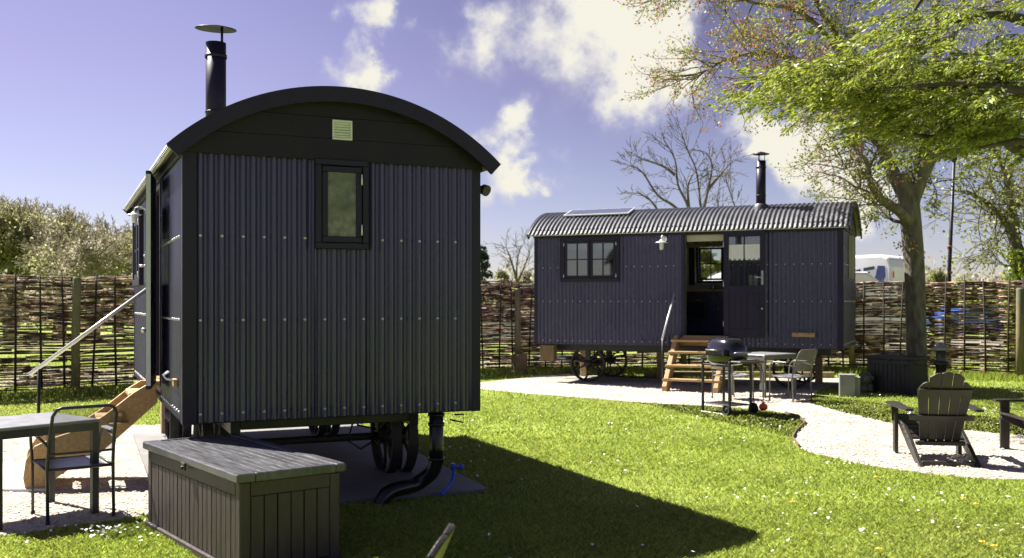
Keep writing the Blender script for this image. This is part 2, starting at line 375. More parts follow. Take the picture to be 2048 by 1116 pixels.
    for bx in (x1-.028,x0):
        mb=MB(); pts=[arc(Rr+.014,-tm-.004+(2*tm+.008)*i/48) for i in range(49)]+[arc(Rr-.105,tm+.004-(2*tm+.008)*i/48) for i in range(49)]
        n=len(pts); vs=[(bx,a,b) for a,b in pts]+[(bx+.028,a,b) for a,b in pts]
        fs=[]
        for i in range(48):
            j=97-i; fs+=[(i,i+1,j-1,j),(n+i,n+j,n+j-1,n+i+1),(i,n+i,n+i+1,i+1),(j,j-1,n+j-1,n+j)]
        fs+=[(0,97,n+97,n),(48,n+48,n+49,49)]
        mb.add(vs,fs,0,False); mb.build('barge_board',M['navyf'],ro)
    for sg in (-1,1):
        mb=MB(); y,z=arc(Rr-.03,sg*tm); y2=cy+sg*(W/2+.02)
        mb.bbox(-L-.02,.02,min(y2,y2+sg*.03),max(y2,y2+sg*.03),zt-.02,zt+.085,.004); mb.build('wall_plate',M['navyf'],t)
    # chassis
    mb=MB(); 
    for y in (P['by'],W-P['by']): mb.bbox(-L+.25,-P['bin'],y-.04,y+.04,zb-.15,zb-.012,.005)
    mb.bbox(-P['bin']-.08,-P['bin'],P['by']-.04+.0805,W-P['by']+.04-.081,zb-.12,zb-.013,.005); mb.bbox(-L+.25,-L+.33,P['by']+.0405,W-P['by']-.041,zb-.12,zb-.013,.005)
    mb.build('chassis',M['blackm'],t)
    MB().bbox(-L-.01,.012,-.012,W+.012,zb-.01,zb+.0,.002).build('base_flashing',M['black'],t)
    for ax in P['axles']:
        MB().tube([(ax,P['wy'][0],.37),(ax,P['wy'][-1],.37)],.035,8).build('axle',M['iron'],t)
        mb=MB()
        for y in (P['by'],W-P['by']): MB().bbox(ax-.05,ax+.05,y-.03,y+.03,.36,zb-.15,.004).tube([(ax-.3,y,zb-.18),(ax,y,.43),(ax+.3,y,zb-.18)],.018,6).build('axle_bracket',M['iron'],t)
        for y in P['wy']: wheel(t,ax,y)
    for (x,y) in P['props']: MB().bbox(x-.07,x+.07,y-.06,y+.06,0,zb-.02,.008).build('wooden_prop',M['sleeper'],t)
    # flue
    fx,fy,ftop=P['flue']; f=MB(); r=.092; zr=cz+math.sqrt(Rr*Rr-(fy-cy)**2)
    f.cyl((fx,fy,zr-.15),(fx,fy,ftop),r,n=24); f.cyl((fx,fy,ftop-.14),(fx,fy,ftop-.11),r+.008,n=24); f.cyl((fx,fy,zr+.22),(fx,fy,zr+.235),r+.006,n=24)
    fo_=f.build('flue_pipe',M['navyf'],t)
    MB().lathe([(r+.06,zr-.11),(r+.05,zr+.03),(r+.004,zr+.07)],24,0,Matrix.Translation((fx,fy,0))).build('flashing',M['roofm'],fo_)
    c=MB(); 
    if P['capflat']:
        mx=Matrix.Translation((fx,fy,ftop+.13))@Matrix.Rotation(R(5),4,'Y')
        c.lathe([(0,.03),(.10,.022),(.185,.002),(.187,-.004),(.10,.012),(0,.018)],32,0,mx); c.cyl((fx+.03,fy+.05,ftop-.04),(fx+.03,fy+.05,ftop+.14),.012,n=8)
    else:
        c.lathe([(0,.05),(.16,.0),(.16,-.008),(0,.035)],28,0,Matrix.Translation((fx,fy,ftop+.13)))
        for a in range(3): c.cyl((fx+.07*math.cos(a*2.1),fy+.07*math.sin(a*2.1),ftop-.02),(fx+.07*math.cos(a*2.1),fy+.07*math.sin(a*2.1),ftop+.15),.007,n=6)
    c.build('rain_cap',M['navyf'],fo_)
    # windows
    w_=win[1]-win[0]; h_=win[3]-win[2]
    window(t,'window',w_,h_,2,2,2,(win[0],-.022,win[2]),(0,0,0),frame=.05,trim=.075,hinges=[(.07,h_*.1,.07),(.07,h_*.8,.07),(w_-.07,h_*.1,.07),(w_-.07,h_*.8,.07)])
    MB().box(win[0]+.08,win[1]-.08,.075,.085,win[3]-.25*(win[3]-win[2])-.02,win[3]-.06).build('window_blind',M['cream'],t)
    window(t,'rear_window',bw[1]-bw[0],bw[3]-bw[2],2,2,1,(bw[1],W+.022,bw[2]),(0,0,PI),frame=.045,trim=.05)
    gw_=gw[1]-gw[0]; gh=gw[3]-gw[2]
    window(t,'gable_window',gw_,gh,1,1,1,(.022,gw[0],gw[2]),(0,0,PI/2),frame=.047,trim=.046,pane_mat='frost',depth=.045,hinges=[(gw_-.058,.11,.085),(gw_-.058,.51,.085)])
    # wall lamp
    lx,lz=P['lamp']; e=empty('wall_lamp',t,(lx,-.03,lz)); e.scale=[P.get('lampsc',1)]*3
    MB().cyl((0,.02,.0),(0,-.025,.0),.055,n=18).build('wall_plate',M['alu'],e)
    pts=[(0,-.02,.0),(0,-.07,.045),(0,-.14,.06),(0,-.20,.03),(0,-.215,-.04)]; MB().tube(pts,.011,8).build('bracket',M['alu'],e)
    mx=Matrix.Translation((0,-.215,-.07)); MB().lathe([(.02,.045),(.035,.03),(.05,.012),(.125,-.012),(.128,-.018),(.05,.0),(.02,.0)],24,0,mx).build('shade',M['alu'],e)
    MB().lathe([(.035,.0),(.042,-.05),(.040,-.12),(.025,-.15),(0,-.155)],16,0,mx).build('lamp_globe',M['bulb'],e)
    # door opening frame
    a,b,c,d=op; mb=MB()
    mb.bbox(a-.045,a,-.035,.07,c-.05,d+.05,.003).bbox(b,b+.045,-.035,.07,c-.05,d+.05,.003).bbox(a+.0005,b-.0005,-.035,.07,d,d+.05,.003); mb.build('door_frame',M['navyf'],t)
    MB().bbox(a-.03,b+.03,-.10,.08,c-.045,c-.001,.004).build('door_sill',M['wood'],t)
    # door leaf, hinged on the gable side, folded back
    dw,dh=P['leaf']; e=empty('door',t,(b+.02,-.062,P['leafz']),(0,0,-P['leafang'])); th=.042; sw=.095
    mb=MB(); gz=dh*.485
    mb.bbox(0,sw,-th,0,0,dh,.004).bbox(dw-sw,dw,-th,0,0,dh,.004)
    for z0,z1 in ((0,.16),(gz-.16,gz),(dh-.12,dh)): mb.bbox(sw+.0005,dw-sw-.0005,-th,0,z0,z1,.004)
    zc=(gz+dh-.12)/2; xm=dw/2
    mb.box(sw,dw-sw,-th+.006,-.006,zc-.012,zc+.012).box(xm-.012,xm+.012,-th+.008,-.008,gz,dh-.12)
    mb.build('leaf_frame',M['navyf'],e)
    mb=MB(); nb=5
    for i in range(nb):
        xa=sw+(dw-2*sw)*i/nb; mb.bbox(xa+.001,xa+(dw-2*sw)/nb-.001,-th+.014,-.014,.16,gz-.16,.003)
    mb.build('lower_panel',M['navyf'],e)
    MB().box(sw,dw-sw,-th/2-.003,-th/2+.003,gz,dh-.12).build('pane',M['glass'],e)
    if P['capflat']: MB().box(dw+.0005,dw+.004,-th+.003,-.003,.03,dh-.03).build('edge_strip',M['whitep'],e)
    mb=MB()   # gathered curtain behind the upper panes
    n=90; vs=[]; zt0,zt1=(gz+dh-.12)/2+.03,dh-.16
    for r_ in range(4):
        for i in range(n+1):
            x=sw+.0+(dw-2*sw)*i/n; z=zt0+(zt1-zt0)*(.0,.3,.62,.72)[r_]+(.02*math.sin(i*.45) if r_==0 else 0); vs.append((x,-th/2-.0095+.004*math.sin(i*.9+r_*.3)+.0015*math.sin(i*2.3),z))
    mb.add(vs,[(r_*(n+1)+i,r_*(n+1)+i+1,(r_+1)*(n+1)+i+1,(r_+1)*(n+1)+i) for r_ in range(3) for i in range(n)],0,True); mb.build('door_curtain',M['whitep'],e)
    mb=MB(); hz=dh*.5; hx=dw-.05
    mb.bbox(hx-.02,hx+.02,-th-.008,-th,hz-.02,hz+.24,.003); mb.cyl((hx,-th-.05,hz+.12),(hx-.13,-th-.05,hz+.12),.010,n=8); mb.cyl((hx,-th,hz+.12),(hx,-th-.055,hz+.12),.011,n=8)
    mb.build('handle',M['steel'],e)
    mb=MB(); mb.sph((dw-.05,-th-.02,dh*.27),.022,10); mb.cyl((dw-.05,-th,dh*.27),(dw-.05,-th-.02,dh*.27),.01,n=8); mb.build('door_stop',M['steel'],e)
    for z in (.2,dh/2-.05,dh-.3): MB().cyl((-.01,-.01,z),(-.01,-.01,z+.1),.009,n=8).build('hinge',M['alu'],e)
    # interior fittings
    cw=W-.08
    MB().bbox(a-.9,b+.75,W-.68,W-.08,zb+.2,c+.86,.004).build('kitchen_unit',M['navy'],t)
    MB().bbox(a-.95,b+.8,W-.72,W-.08,c+.861,c+.90,.004).build('countertop',M['wood'],t)
    ov=MB(); oc=a+P.get('ovx',.33); ov.bbox(oc-.28,oc+.28,W-.70,W-.681,c+.25,c+.80,.004); oo=ov.build('oven',M['blackm'],t)
    MB().box(oc-.2,oc+.2,W-.706,W-.701,c+.33,c+.62).build('oven_window',M['dglass'],oo)
    MB().tube([(oc-.22,W-.705,c+.68),(oc-.22,W-.74,c+.68),(oc+.22,W-.74,c+.68),(oc+.22,W-.705,c+.68)],.008,8).build('oven_handle',M['steel'],oo)
    for kx,kz in ((oc+.02,.75),(oc+.36,.72),(oc+.5,.5)): MB().sph((kx,W-.71,c+kz),.014,8).build('cupboard_knob',M['steel'],t)
    cu=MB(); n=70; vs=[]
    ca,cb=bw[0]-.2,bw[1]+.2
    for z in (bw[3]-.06,bw[3]+.22):
        for i in range(n+1): vs.append((ca+(cb-ca)*i/n,W-.14+.015*math.sin(i*.7),z))
    cu.add(vs,[(i,i+1,n+2+i,n+1+i) for i in range(n)],0,True); cu.build('window_valance',M['fabric'],t)
    cu=MB()
    for xa in (bw[0]-.13,bw[1]+.01): cu.bbox(xa,xa+.12,W-.10,W-.075,bw[2]-.05,bw[3]-.06,.004)
    cu.build('window_shutter',M['black'],t)
    MB().lathe([(.05,0),(.06,.04),(.055,.10),(.0,.11)],16,0,Matrix.Translation((oc+.32,W-.35,c+.901))).build('kettle',M['steel'],t)
    MB().bbox(a+.01,b-.01,.065,.075,d-.13,d-.005,.002).build('door_blind',M['cream'],t)
    return t
H1O=(-2.434,7.43); H1R=R(-65.6); H2O=(5.952,17.944); H2R=R(-23.7)
hut1=hut('dark navy corrugated shepherd hut in the foreground, seen from its gable end',H1O,H1R,dict(L=5.3,W=2.34,zb=.74,zt=2.76,pitch=.0785,hs=1.31,rise=.52,ze=2.79,over=.17,rz=(.805,1.51,2.145),amp=.016,
  win=(-4.95,-3.85,1.83,2.66),open=(-2.5,-1.80,.93,2.68),backwin=(-2.6,-2.1,1.85,2.5),gwin=(.962,1.388,2.065,2.77),rpitch=.08,bin=.38,by=.42,wy=(.30,.44,1.98,2.14),axles=(-1.40,-4.2),props=[(-5.15,.33)],lightprop=True,
  flue=(-1.74,.455,4.04),capflat=True,lamp=(-3.25,2.60),lampsc=.6,leaf=(.74,1.83),leafz=.915,leafang=R(8)))
hut2=hut('dark blue shepherd hut in the background beside the fence, door folded open',H2O,H2R,dict(L=5.965,W=2.45,zb=.79,zt=2.95,pitch=.08,hs=1.36,rise=.55,ze=3.0,over=.15,rz=(.865,1.654,2.336),amp=.0135,
  win=(-5.40,-4.165,2.04,2.94),open=(-2.864,-2.13,1.0,2.93),backwin=(-3.24,-2.60,2.05,2.87),ovx=-.24,rdr=1,gwin=(.95,1.40,2.10,2.88),rpitch=.088,bin=.25,by=.55,wy=(.55,2.05),axles=(-5.03,-.95),props=[(-.62,1.9),(-3.9,2.0),(-5.6,1.9)],lightprop=True,
  flue=(-1.55,.65,4.36),capflat=False,lamp=(-3.27,2.86),leaf=(.765,2.0),leafz=.98,leafang=R(1)))
# extras on the near hut
e=empty('gable_vent',hut1,(.052,1.175,3.005)); mb=MB()
mb.bbox(-.006,.012,-.08,.08,.062,.078,.003).bbox(-.006,.012,-.08,.08,-.078,-.062,.003).bbox(-.006,.012,-.08,-.065,-.0618,.0618,.003).bbox(-.006,.012,.065,.08,-.0618,.0618,.003); mb.build('vent_frame',M['whitep'],e)
mb=MB()
for i in range(6):
    z=-.052+.021*i; mb.box(-.002,.003,-.064,.064,-.008,.008,0,Matrix.Translation((.0,0,z))@Matrix.Rotation(R(35),4,'Y'))
mb.box(-.006,-.004,-.064,.064,-.062,.062); mb.build('vent_slats',M['alu'],e)
e=empty('security_light',hut1,(-.28,2.39,2.63)); MB().cyl((0,-.03,0),(0,.02,0),.055,n=16).build('base',M['whitep'],e)
MB().tube([(0,.02,0),(0,.07,.0)],.02,8).bbox(-.04,.05,.06,.17,-.035,.03,.008).cyl((.05,.11,-.0),(.09,.13,-.02),.045,.05,n=14).build('lamp_head',M['blackm'],e)
bx=-.34
mb=MB(); mb.bbox(-.06,.06,-.03,.0,-.03,.03,.004); bb=mb.build('hook_board',M['wood'],hut1,(bx,-.03,1.02)); 
for dx in (-.04,.04): MB().tube([(dx,-.03,.02),(dx,-.08,.03),(dx,-.1,.06),(dx,-.06,.09)],.007,6).build('hook',M['alu'],bb)
# waste pipe at the near right corner
pts=[(0,0,.86),(0,0,.42),(0,0,.32),(-.02,-.03,.22),(-.06,-.10,.15),(-.06,-.17,.115),(.00,-.29,.11),(.04,-.40,.10),(.07,-.47,.07),(.08,-.52,.0)]
e=empty('waste_pipe',hut1,(-.10,2.02,0)); MB().tube(pts[:3],.060,20).build('down_pipe',M['plasticb'],e)
P2=[Vector(p) for p in pts[2:]]; Q=[]
for i in range(len(P2)-1):
    for k in range(5):
        t_=k/5; a_=P2[max(i-1,0)];b_=P2[i];c_=P2[i+1];d_=P2[min(i+2,len(P2)-1)]
        Q.append(.5*((2*b_)+(c_-a_)*t_+(2*a_-5*b_+4*c_-d_)*t_*t_+(3*b_-a_-3*c_+d_)*t_**3))
Q.append(P2[-1]); MB().tube(Q,.062,20,cap=False).build('elbow_pipe',M['plasticb'],e)
for z in (.62,.70,.33): MB().cyl((0,0,z-.012),(0,0,z+.012),.070,n=20).build('pipe_collar',M['plasticb'],e)
MB().tube([(.06,.14,.70),(.06,.22,.70),(.06,.22,.63),(.06,.10,.66)],.008,6).build('pipe_clip',M['blackm'],e)
mb=MB(); mb.tube([(-.9,1.55,.66),(-1.0,1.50,.40),(-1.1,1.65,.30),(-1.3,1.8,.32),(-1.38,1.9,.40)],.010,6); mb.tube([(-.9,1.60,.66),(-1.1,1.62,.52),(-1.3,1.85,.45)],.009,6); mb.build('hanging_cable',M['blackm'],hut1)
# extras on the far hut
MB().bbox(.03,.13,.93,.955,2.09,2.89,.004).bbox(.03,.13,.965,.975,2.16,2.82,.003).build('open_casement',M['cream'],hut2)
ro=[o for o in SC.objects if o.parent==hut2 and o.name.startswith('roof')][0]
e=empty('solar_panel',ro,(-4.83,.66,3.492),(R(17),0,0)); MB().bbox(-.70,.70,-.25,.25,-.014,.014,.004).build('panel_frame',M['alu'],e); MB().box(-.67,.67,-.22,.22,.0145,.017).build('cells',M['solar'],e)
mb=MB()
for x in (-.5,.5): mb.box(x-.02,x+.02,-.22,.22,-.04,-.014)
mb.build('mount_rail',M['alu'],e)
bb=MB().bbox(-.20,.20,-.03,0,-.04,.04,.004).build('hook_board',M['wood'],hut2,(-.67,-.03,1.04))
for dx in (-.1,.1): MB().tube([(dx,-.03,.02),(dx,-.07,.03),(dx,-.08,.07),(dx,-.05,.09)],.009,6).build('hook',M['orange'] if 0 else M['woodd'],bb)
MB().bbox(-5.92,-5.62,.10,.30,.44,.765,.008).build('wooden_prop',M['woodd'],hut2)
mb=MB(); mb.tube([(-5.0,1.25,.42),(-6.2,1.25,.44),(-6.55,1.25,.45)],.035,8); mb.tube([(-5.0,.7,.40),(-6.1,1.2,.43)],.025,8); mb.tube([(-5.0,1.8,.40),(-6.1,1.3,.43)],.025,8); mb.build('tow_bar',M['blackm'],hut2)
# ------------------------------------------------------------------ steps
def steps(label,O,rot,x0,x1,ztop,yf,ys,zs,rail,curvy=False):
    t=thing('entry_steps',label,'steps',(O[0],O[1],0),rot,'timber steps up to the huts')
    for x in (x0,x1):
        wd=.05 if curvy else .085
        if curvy:   # broad shaped stringer
            p=[(-.06,.86),(-.15,.86),(-.25,.80),(-.49,.61),(-.66,.50),(-.90,.43),(-1.06,.36),(-1.13,.27),(-1.15,.12),(-1.13,0),(-.97,0),(-.94,.07),(-.74,.20),(-.53,.30),(-.28,.49),(-.05,.70)]; p=[(a_,b_+.03 if b_>.3 else b_) for a_,b_ in p]
        else:
            p=[(-.10,ztop+.03),(-.20,ztop+.03),(-.28,ztop-.03),(yf-.10,.10),(yf-.09,0),(yf+.13,0),(-.08,ztop-.17)]
        mb=MB(); mb.prism(p,x-wd/2,x+wd/2,'x'); mb.build('stringer',M['wood'],t,bevel=.008)
    for y,z in zip(ys,zs): MB().bbox(x0+(.0255 if curvy else -.06),x1-(.0255 if curvy else -.06),y-.11,y+.11,z-.045,z,.008).build('tread',M['wood'],t)
    if not curvy: MB().bbox(x0+.06,x1+.25,-.125,-.102,ztop-.16,ztop-.005,.004).build('riser',M['wood'],t)
    if curvy:
        k=MB().bbox(x1+.026,x1+.11,yf*.36-.08,yf*.36+.08,.545,.570,.004).build('bracket_block',M['wood'],t)
        mb=MB(); mb.sph((x1+.04,yf*.34,.64),.026,10); mb.build('bolt_cap',M['wood'],t)
    e=empty('handrail',t); rx,ra,rb,base=rail
    MB().tube([(rx,ra[0],ra[1]),(rx,rb[0],rb[1])],.019,10).build('rail',M['alu'],e)
    MB().tube([(rx,base,0),(rx,base,rb[1]+.02+(base-rb[0])*(ra[1]-rb[1])/(ra[0]-rb[0]))],.014,8).build('rail_post',M['blackm'],e)
    return t
steps('curved pine steps leading up to the near hut door behind the grey table',H1O,H1R,-2.44,-1.84,.90,-1.05,(-.18,-.45,-.72,-.93),(.82,.60,.38,.17),(-2.52,(-.05,1.80),(-1.12,.97),-1.04),True)
steps('straight pine steps below the open door of the far hut',H2O,H2R,-3.0,-2.06,.97,-.95,(-.24,-.44,-.66,-.86),(.93,.72,.48,.235),(-3.06,(-.08,1.80),(-.98,.95),-.95))
# ------------------------------------------------------------------ ground structures & regions
def poly_sheet(name,poly,z,m,kind='structure',sub=None):
    import bmesh
    bm=bmesh.new(); vs=[bm.verts.new((x,y,z)) for x,y in poly]; f=bm.faces.new(vs); bmesh.ops.triangulate(bm,faces=[f])
    me=bpy.data.meshes.new(name); bm.normal_update()
    for f in bm.faces:
        if f.normal.z<0: f.normal_flip()
    bm.to_mesh(me); bm.free(); me.materials.append(m); o=bpy.data.objects.new(name,me); COL.objects.link(o); o['kind']=kind; return o
def jitter(poly,step=.25,amp=.04):
    out=[]
    for i in range(len(poly)):
        a=Vector((*poly[i],0)); b=Vector((*poly[(i+1)%len(poly)],0)); n=max(1,int((b-a).length/step))
        for k in range(n):
            p=a.lerp(b,k/n); out.append((p.x+random.uniform(-amp,amp),p.y+random.uniform(-amp,amp)))
    return out
def smooth_poly(pts,k=4):
    out=[];n=len(pts)
    for i in range(n):
        a,b,c,d=[Vector((*pts[(i+j)%n],0)) for j in (-1,0,1,2)]
        for q in range(k):
            t=q/k; p=.5*((2*b)+(c-a)*t+(2*a-5*b+4*c-d)*t*t+(3*b-a-3*c+d)*t**3); out.append((p.x,p.y))
    return out
HG=[(945,777),(1040,787),(1130,794),(1230,802),(1300,807),(1400,812),(1500,819),(1560,826),(1598,836),(1611,848),(1592,866),(1585,880),(1598,896),(1640,912),(1700,925),(1760,936),(1850,948),(1950,958),(2060,960),(2300,950),(2300,870),(2060,872),(1950,863),(1880,857),(1790,848),(1720,833),(1650,816),(1618,803),(1628,790),(1650,776),(1690,765),(1690,757),(1500,757),(1290,757),(1200,752),(1140,748),(1050,756),(945,768)]
right_gravel=smooth_poly([G(*p) for p in HG],3)
LG=[(-420,1040),(-300,1110),(-60,1085),(0,1074),(60,1067),(150,1053),(220,1046),(300,1030),(420,1000),(560,960),(640,930),(620,880),(560,851),(400,851),(200,851),(0,851),(-420,853)]
left_gravel=[G(*p) for p in LG]
def H1(x,y): c,s=math.cos(H1R),math.sin(H1R); return (H1O[0]+c*x-s*y,H1O[1]+s*x+c*y)
slab=[H1(-.15,-.15),H1(-.15,2.52),H1(-5.2,2.75),H1(-5.2,-.05)]
def inside(poly,X,Y):
    P=np.array(poly); r=np.zeros(X.shape,bool); j=len(P)-1
    for i in range(len(P)):
        xi,yi=P[i];xj,yj=P[j]
        c=((yi>Y)!=(yj>Y))&(X<(xj-xi)*(Y-yi)/(yj-yi+1e-12)+xi); r^=c; j=i
    return r
# ------------------------------------------------------------------ ground materials
def ground_mat(name,cols,scales,bump,bs,rough=.95):
    m=bpy.data.materials.new(name); t=nt(m); b=NB(t); out=b.n('ShaderNodeOutputMaterial'); p=b.n('ShaderNodeBsdfPrincipled'); p.inputs['Roughness'].default_value=rough; p.inputs['Specular IOR Level'].default_value=.2
    tc=b.n('ShaderNodeTexCoord'); prev=None
    for i,(c,s) in enumerate(zip(cols[1:],scales)):
        nz=b.n('ShaderNodeTexNoise',i_Vector=tc.outputs['Object']); nz.inputs['Scale'].default_value=s; nz.inputs['Detail'].default_value=8
        mr=b.n('ShaderNodeMapRange',i_Value=nz.outputs[0]); mr.inputs['From Min'].default_value=.4; mr.inputs['From Max'].default_value=.62
        mx=b.n('ShaderNodeMix',data_type='RGBA'); b.l(mr.outputs[0],mx.inputs[0])
        if prev is None: mx.inputs[6].default_value=rgb(cols[0])
        else: b.l(prev,mx.inputs[6])
        mx.inputs[7].default_value=rgb(c); prev=mx.outputs[2]
    b.l(prev,p.inputs['Base Color'])
    v=b.n('ShaderNodeTexVoronoi',i_Vector=tc.outputs['Object']); v.inputs['Scale'].default_value=bs
    bm=b.n('ShaderNodeBump',i_Height=v.outputs[0]); bm.inputs['Strength'].default_value=bump; bm.inputs['Distance'].default_value=.02; b.l(bm.outputs[0],p.inputs['Normal'])
    b.l(p.outputs[0],out.inputs[0]); return m
GRASSG=ground_mat('lawn_soil',[(.22,.295,.045),(.28,.35,.06),(.18,.24,.035)],[2.2,.45],.6,60)
GRAV=ground_mat('cream_gravel',[(.50,.465,.38),(.33,.30,.235),(.54,.51,.43)],[14,1.2],.8,75)
FIELD=ground_mat('bare_track',[(.27,.24,.19),(.20,.175,.14)],[3],.6,20)
poly_sheet('ground',[(-400,-60),(400,-60),(400,700),(-400,700)],0,GRASSG)
lg=poly_sheet('gravel_patio',jitter(left_gravel,.2,.03),.006,GRAV); rg=poly_sheet('gravel_path',jitter(right_gravel,.2,.02),.006,GRAV)
poly_sheet('farm_track',[(-60,17.2),(-13.2,17.2),(-2.0,24.4),(.5,25.6),(30,26.2),(60,25),(60,29),(-3,29.5),(-14,22.5),(-60,22.5)],.006,FIELD)
poly_sheet('car_park',[(4,31),(70,30),(70,44),(4,44)],.007,FIELD)
sl=[Vector((*p,0)) for p in slab]
mb=MB(); mb.prism([tuple(p.xy) for p in sl],.0,.035,'z'); o=mb.build('concrete_slab',M['concrete']); o['kind']='structure'
mb=MB(); p4=[G(-40,932),G(88,930),G(100,985),G(-60,985)]; mb.prism(p4,0,.03,'z'); tag(mb.build('paving_slab',M['concp'],bevel=.005),'pale concrete paving slab at the foot of the curved steps','paving slab')
# ------------------------------------------------------------------ grass blades
B1N=(-1.614,5.88); B1D=Vector((-1.07,1.40)).normalized(); B1E=Vector((B1D.y,-B1D.x)); B1L,B1W,B1H=1.74,.68,.63
def b1(u,v): return (B1N[0]+B1D.x*u+B1E.x*v, B1N[1]+B1D.y*u+B1E.y*v)
box1poly=[b1(.02,.02),b1(B1L-.02,.02),b1(B1L-.02,B1W-.02),b1(.02,B1W-.02)]
def scatter(n,y0,y1,k=.60,left=None):
    u=rng.random(n); Y=np.sqrt(y0*y0+u*(y1*y1-y0*y0)); X=(rng.random(n)*2-1)*k*Y; return X,Y
def vn(X,Y,s,seed):   # cheap smooth noise
    r=np.random.default_rng(seed); out=np.zeros_like(X)
    for _ in range(6):
        a,bb,ph=r.normal(size=2)*s,None,r.random()*6.28; out+=np.sin(X*a[0]+Y*a[1]+ph)
    return out/6
def grass_zone(name,n,y0,y1,h,w):
    X,Y=scatter(n,y0,y1,.82); keep=~(inside(left_gravel,X,Y)|inside(right_gravel,X,Y)|inside([tuple(p.xy) for p in sl],X,Y)|inside(box1poly,X,Y))
    # keep the lawn behind the fence coarse
    X,Y=X[keep],Y[keep]; n=len(X)
    pn=vn(X,Y,5,3); hh=h*(.55+.6*rng.random(n))*(1+.45*pn); a=rng.random(n)*2*PI; lean=.4+1.0*rng.random(n)
    ww=w*(.7+.6*rng.random(n)); la=rng.random(n)*2*PI
    ax,ay=np.cos(a)*ww/2,np.sin(a)*ww/2
    lx,ly=np.cos(la)*lean*hh,np.sin(la)*lean*hh
    z0=np.full(n,-.003)
    V=np.stack([np.stack([X-ax,Y-ay,z0],1),np.stack([X+ax,Y+ay,z0],1),np.stack([X+ax*.8+lx*.35,Y+ay*.8+ly*.35,hh*.6],1),np.stack([X+lx,Y+ly,hh],1)],1).reshape(-1,3)
    V2=V.reshape(n,4,3); V3=np.stack([V2[:,0],V2[:,1],V2[:,2],V2[:,3]],1).reshape(-1,3)
    F=np.arange(4*n).reshape(n,4)
    o=npmesh(name,V3,F,M['grass']); return tag(o,kind='stuff')
def join_np(name,objs):
    V=[];F=[];o0=0
    for o in objs:
        me=o.data; v=np.empty(len(me.vertices)*3,np.float32); me.vertices.foreach_get('co',v); f=np.empty(len(me.loops),np.int32); me.loops.foreach_get('vertex_index',f)
        V.append(v.reshape(-1,3)); F.append(f.reshape(-1,4)+o0); o0+=len(me.vertices); bpy.data.objects.remove(o)
    return npmesh(name,np.concatenate(V),np.concatenate(F),M['grass'])
g=join_np('grass',[grass_zone('g',210000,4.9,8,.030,.007),grass_zone('g',195000,8,12,.028,.009),grass_zone('g',155000,12,17,.030,.014),grass_zone('g',105000,17,30,.04,.022)])
tag(g,kind='stuff')
# taller strip of rough grass along the foot of the fence
FN=[(-13,14.1),(-10.4,15.9),(-7.75,17.75),(-6.72,18.48),(-4.9,19.75),(-2.9,21.15),(-1.2,22.35),(.15,23.0),(2.1,23.3),(4.0,23.3),(5.9,23.2),(7.9,23.0),(9.3,22.0),(10.62,20.9),(12.2,19.6),(14,18.2)]
n=52000; seg=rng.integers(0,len(FN)-1,n); tt=rng.random(n); P=np.array(FN); a=P[seg];b_=P[seg+1]; X=a[:,0]+(b_[:,0]-a[:,0])*tt; Y=a[:,1]+(b_[:,1]-a[:,1])*tt - np.abs(rng.normal(size=n))*.42+.12
hh=.06+.12*rng.random(n)*(1+.5*vn(X,Y,3,5)); an=rng.random(n)*2*PI; w=.012; la=rng.random(n)*2*PI; ln=rng.random(n)*.7
ax,ay=np.cos(an)*w/2,np.sin(an)*w/2; lx,ly=np.cos(la)*ln*hh,np.sin(la)*ln*hh; k=~(inside(right_gravel,X,Y)); X,Y,hh,ax,ay,lx,ly=[q[k] for q in (X,Y,hh,ax,ay,lx,ly)]; n=len(X)
V=np.stack([np.stack([X-ax,Y-ay,0*X],1),np.stack([X+ax,Y+ay,0*X],1),np.stack([X+ax*.7+lx*.4,Y+ay*.7+ly*.4,hh*.6],1),np.stack([X+lx,Y+ly,hh],1)],1).reshape(-1,3)
tag(npmesh('rough_grass',V,np.arange(4*n).reshape(n,4),M['grass']),kind='stuff')
# pebbles
def pebbles(name,poly,n,y0,y1,k,s):
    X,Y=scatter(n,y0,y1,k); kp=inside(poly,X,Y); X,Y=X[kp],Y[kp]; n=len(X); r=s*(.5+rng.random(n)); a=rng.random(n)*PI
    c,sn=np.cos(a),np.sin(a); ex=1+.6*rng.random(n)
    pts=[(ex*r,0*r,0*r),(0*r,r,0*r),(-ex*r,0*r,0*r),(0*r,-r,0*r),(.2*r,.2*r,.6*r),(0*r,0*r,-.5*r)]
    V=np.stack([np.stack([X+px*c-py*sn,Y+px*sn+py*c,.008+pz],1) for px,py,pz in pts],1)
    V[:,:5,2]+=(rng.random((n,5))*.4*r[:,None]); V=V.reshape(-1,3)
    T=np.array([(0,1,4),(1,2,4),(2,3,4),(3,0,4)]); F=(T[None]+6*np.arange(n)[:,None,None]).reshape(-1,3)
    return tag(npmesh(name,V,F,M['pebble'],smooth=False),kind='stuff')
pebbles('loose_gravel',left_gravel,60000,5.5,14,.62,.010)
pebbles('loose_gravel',right_gravel,90000,8.5,20,.62,.013)
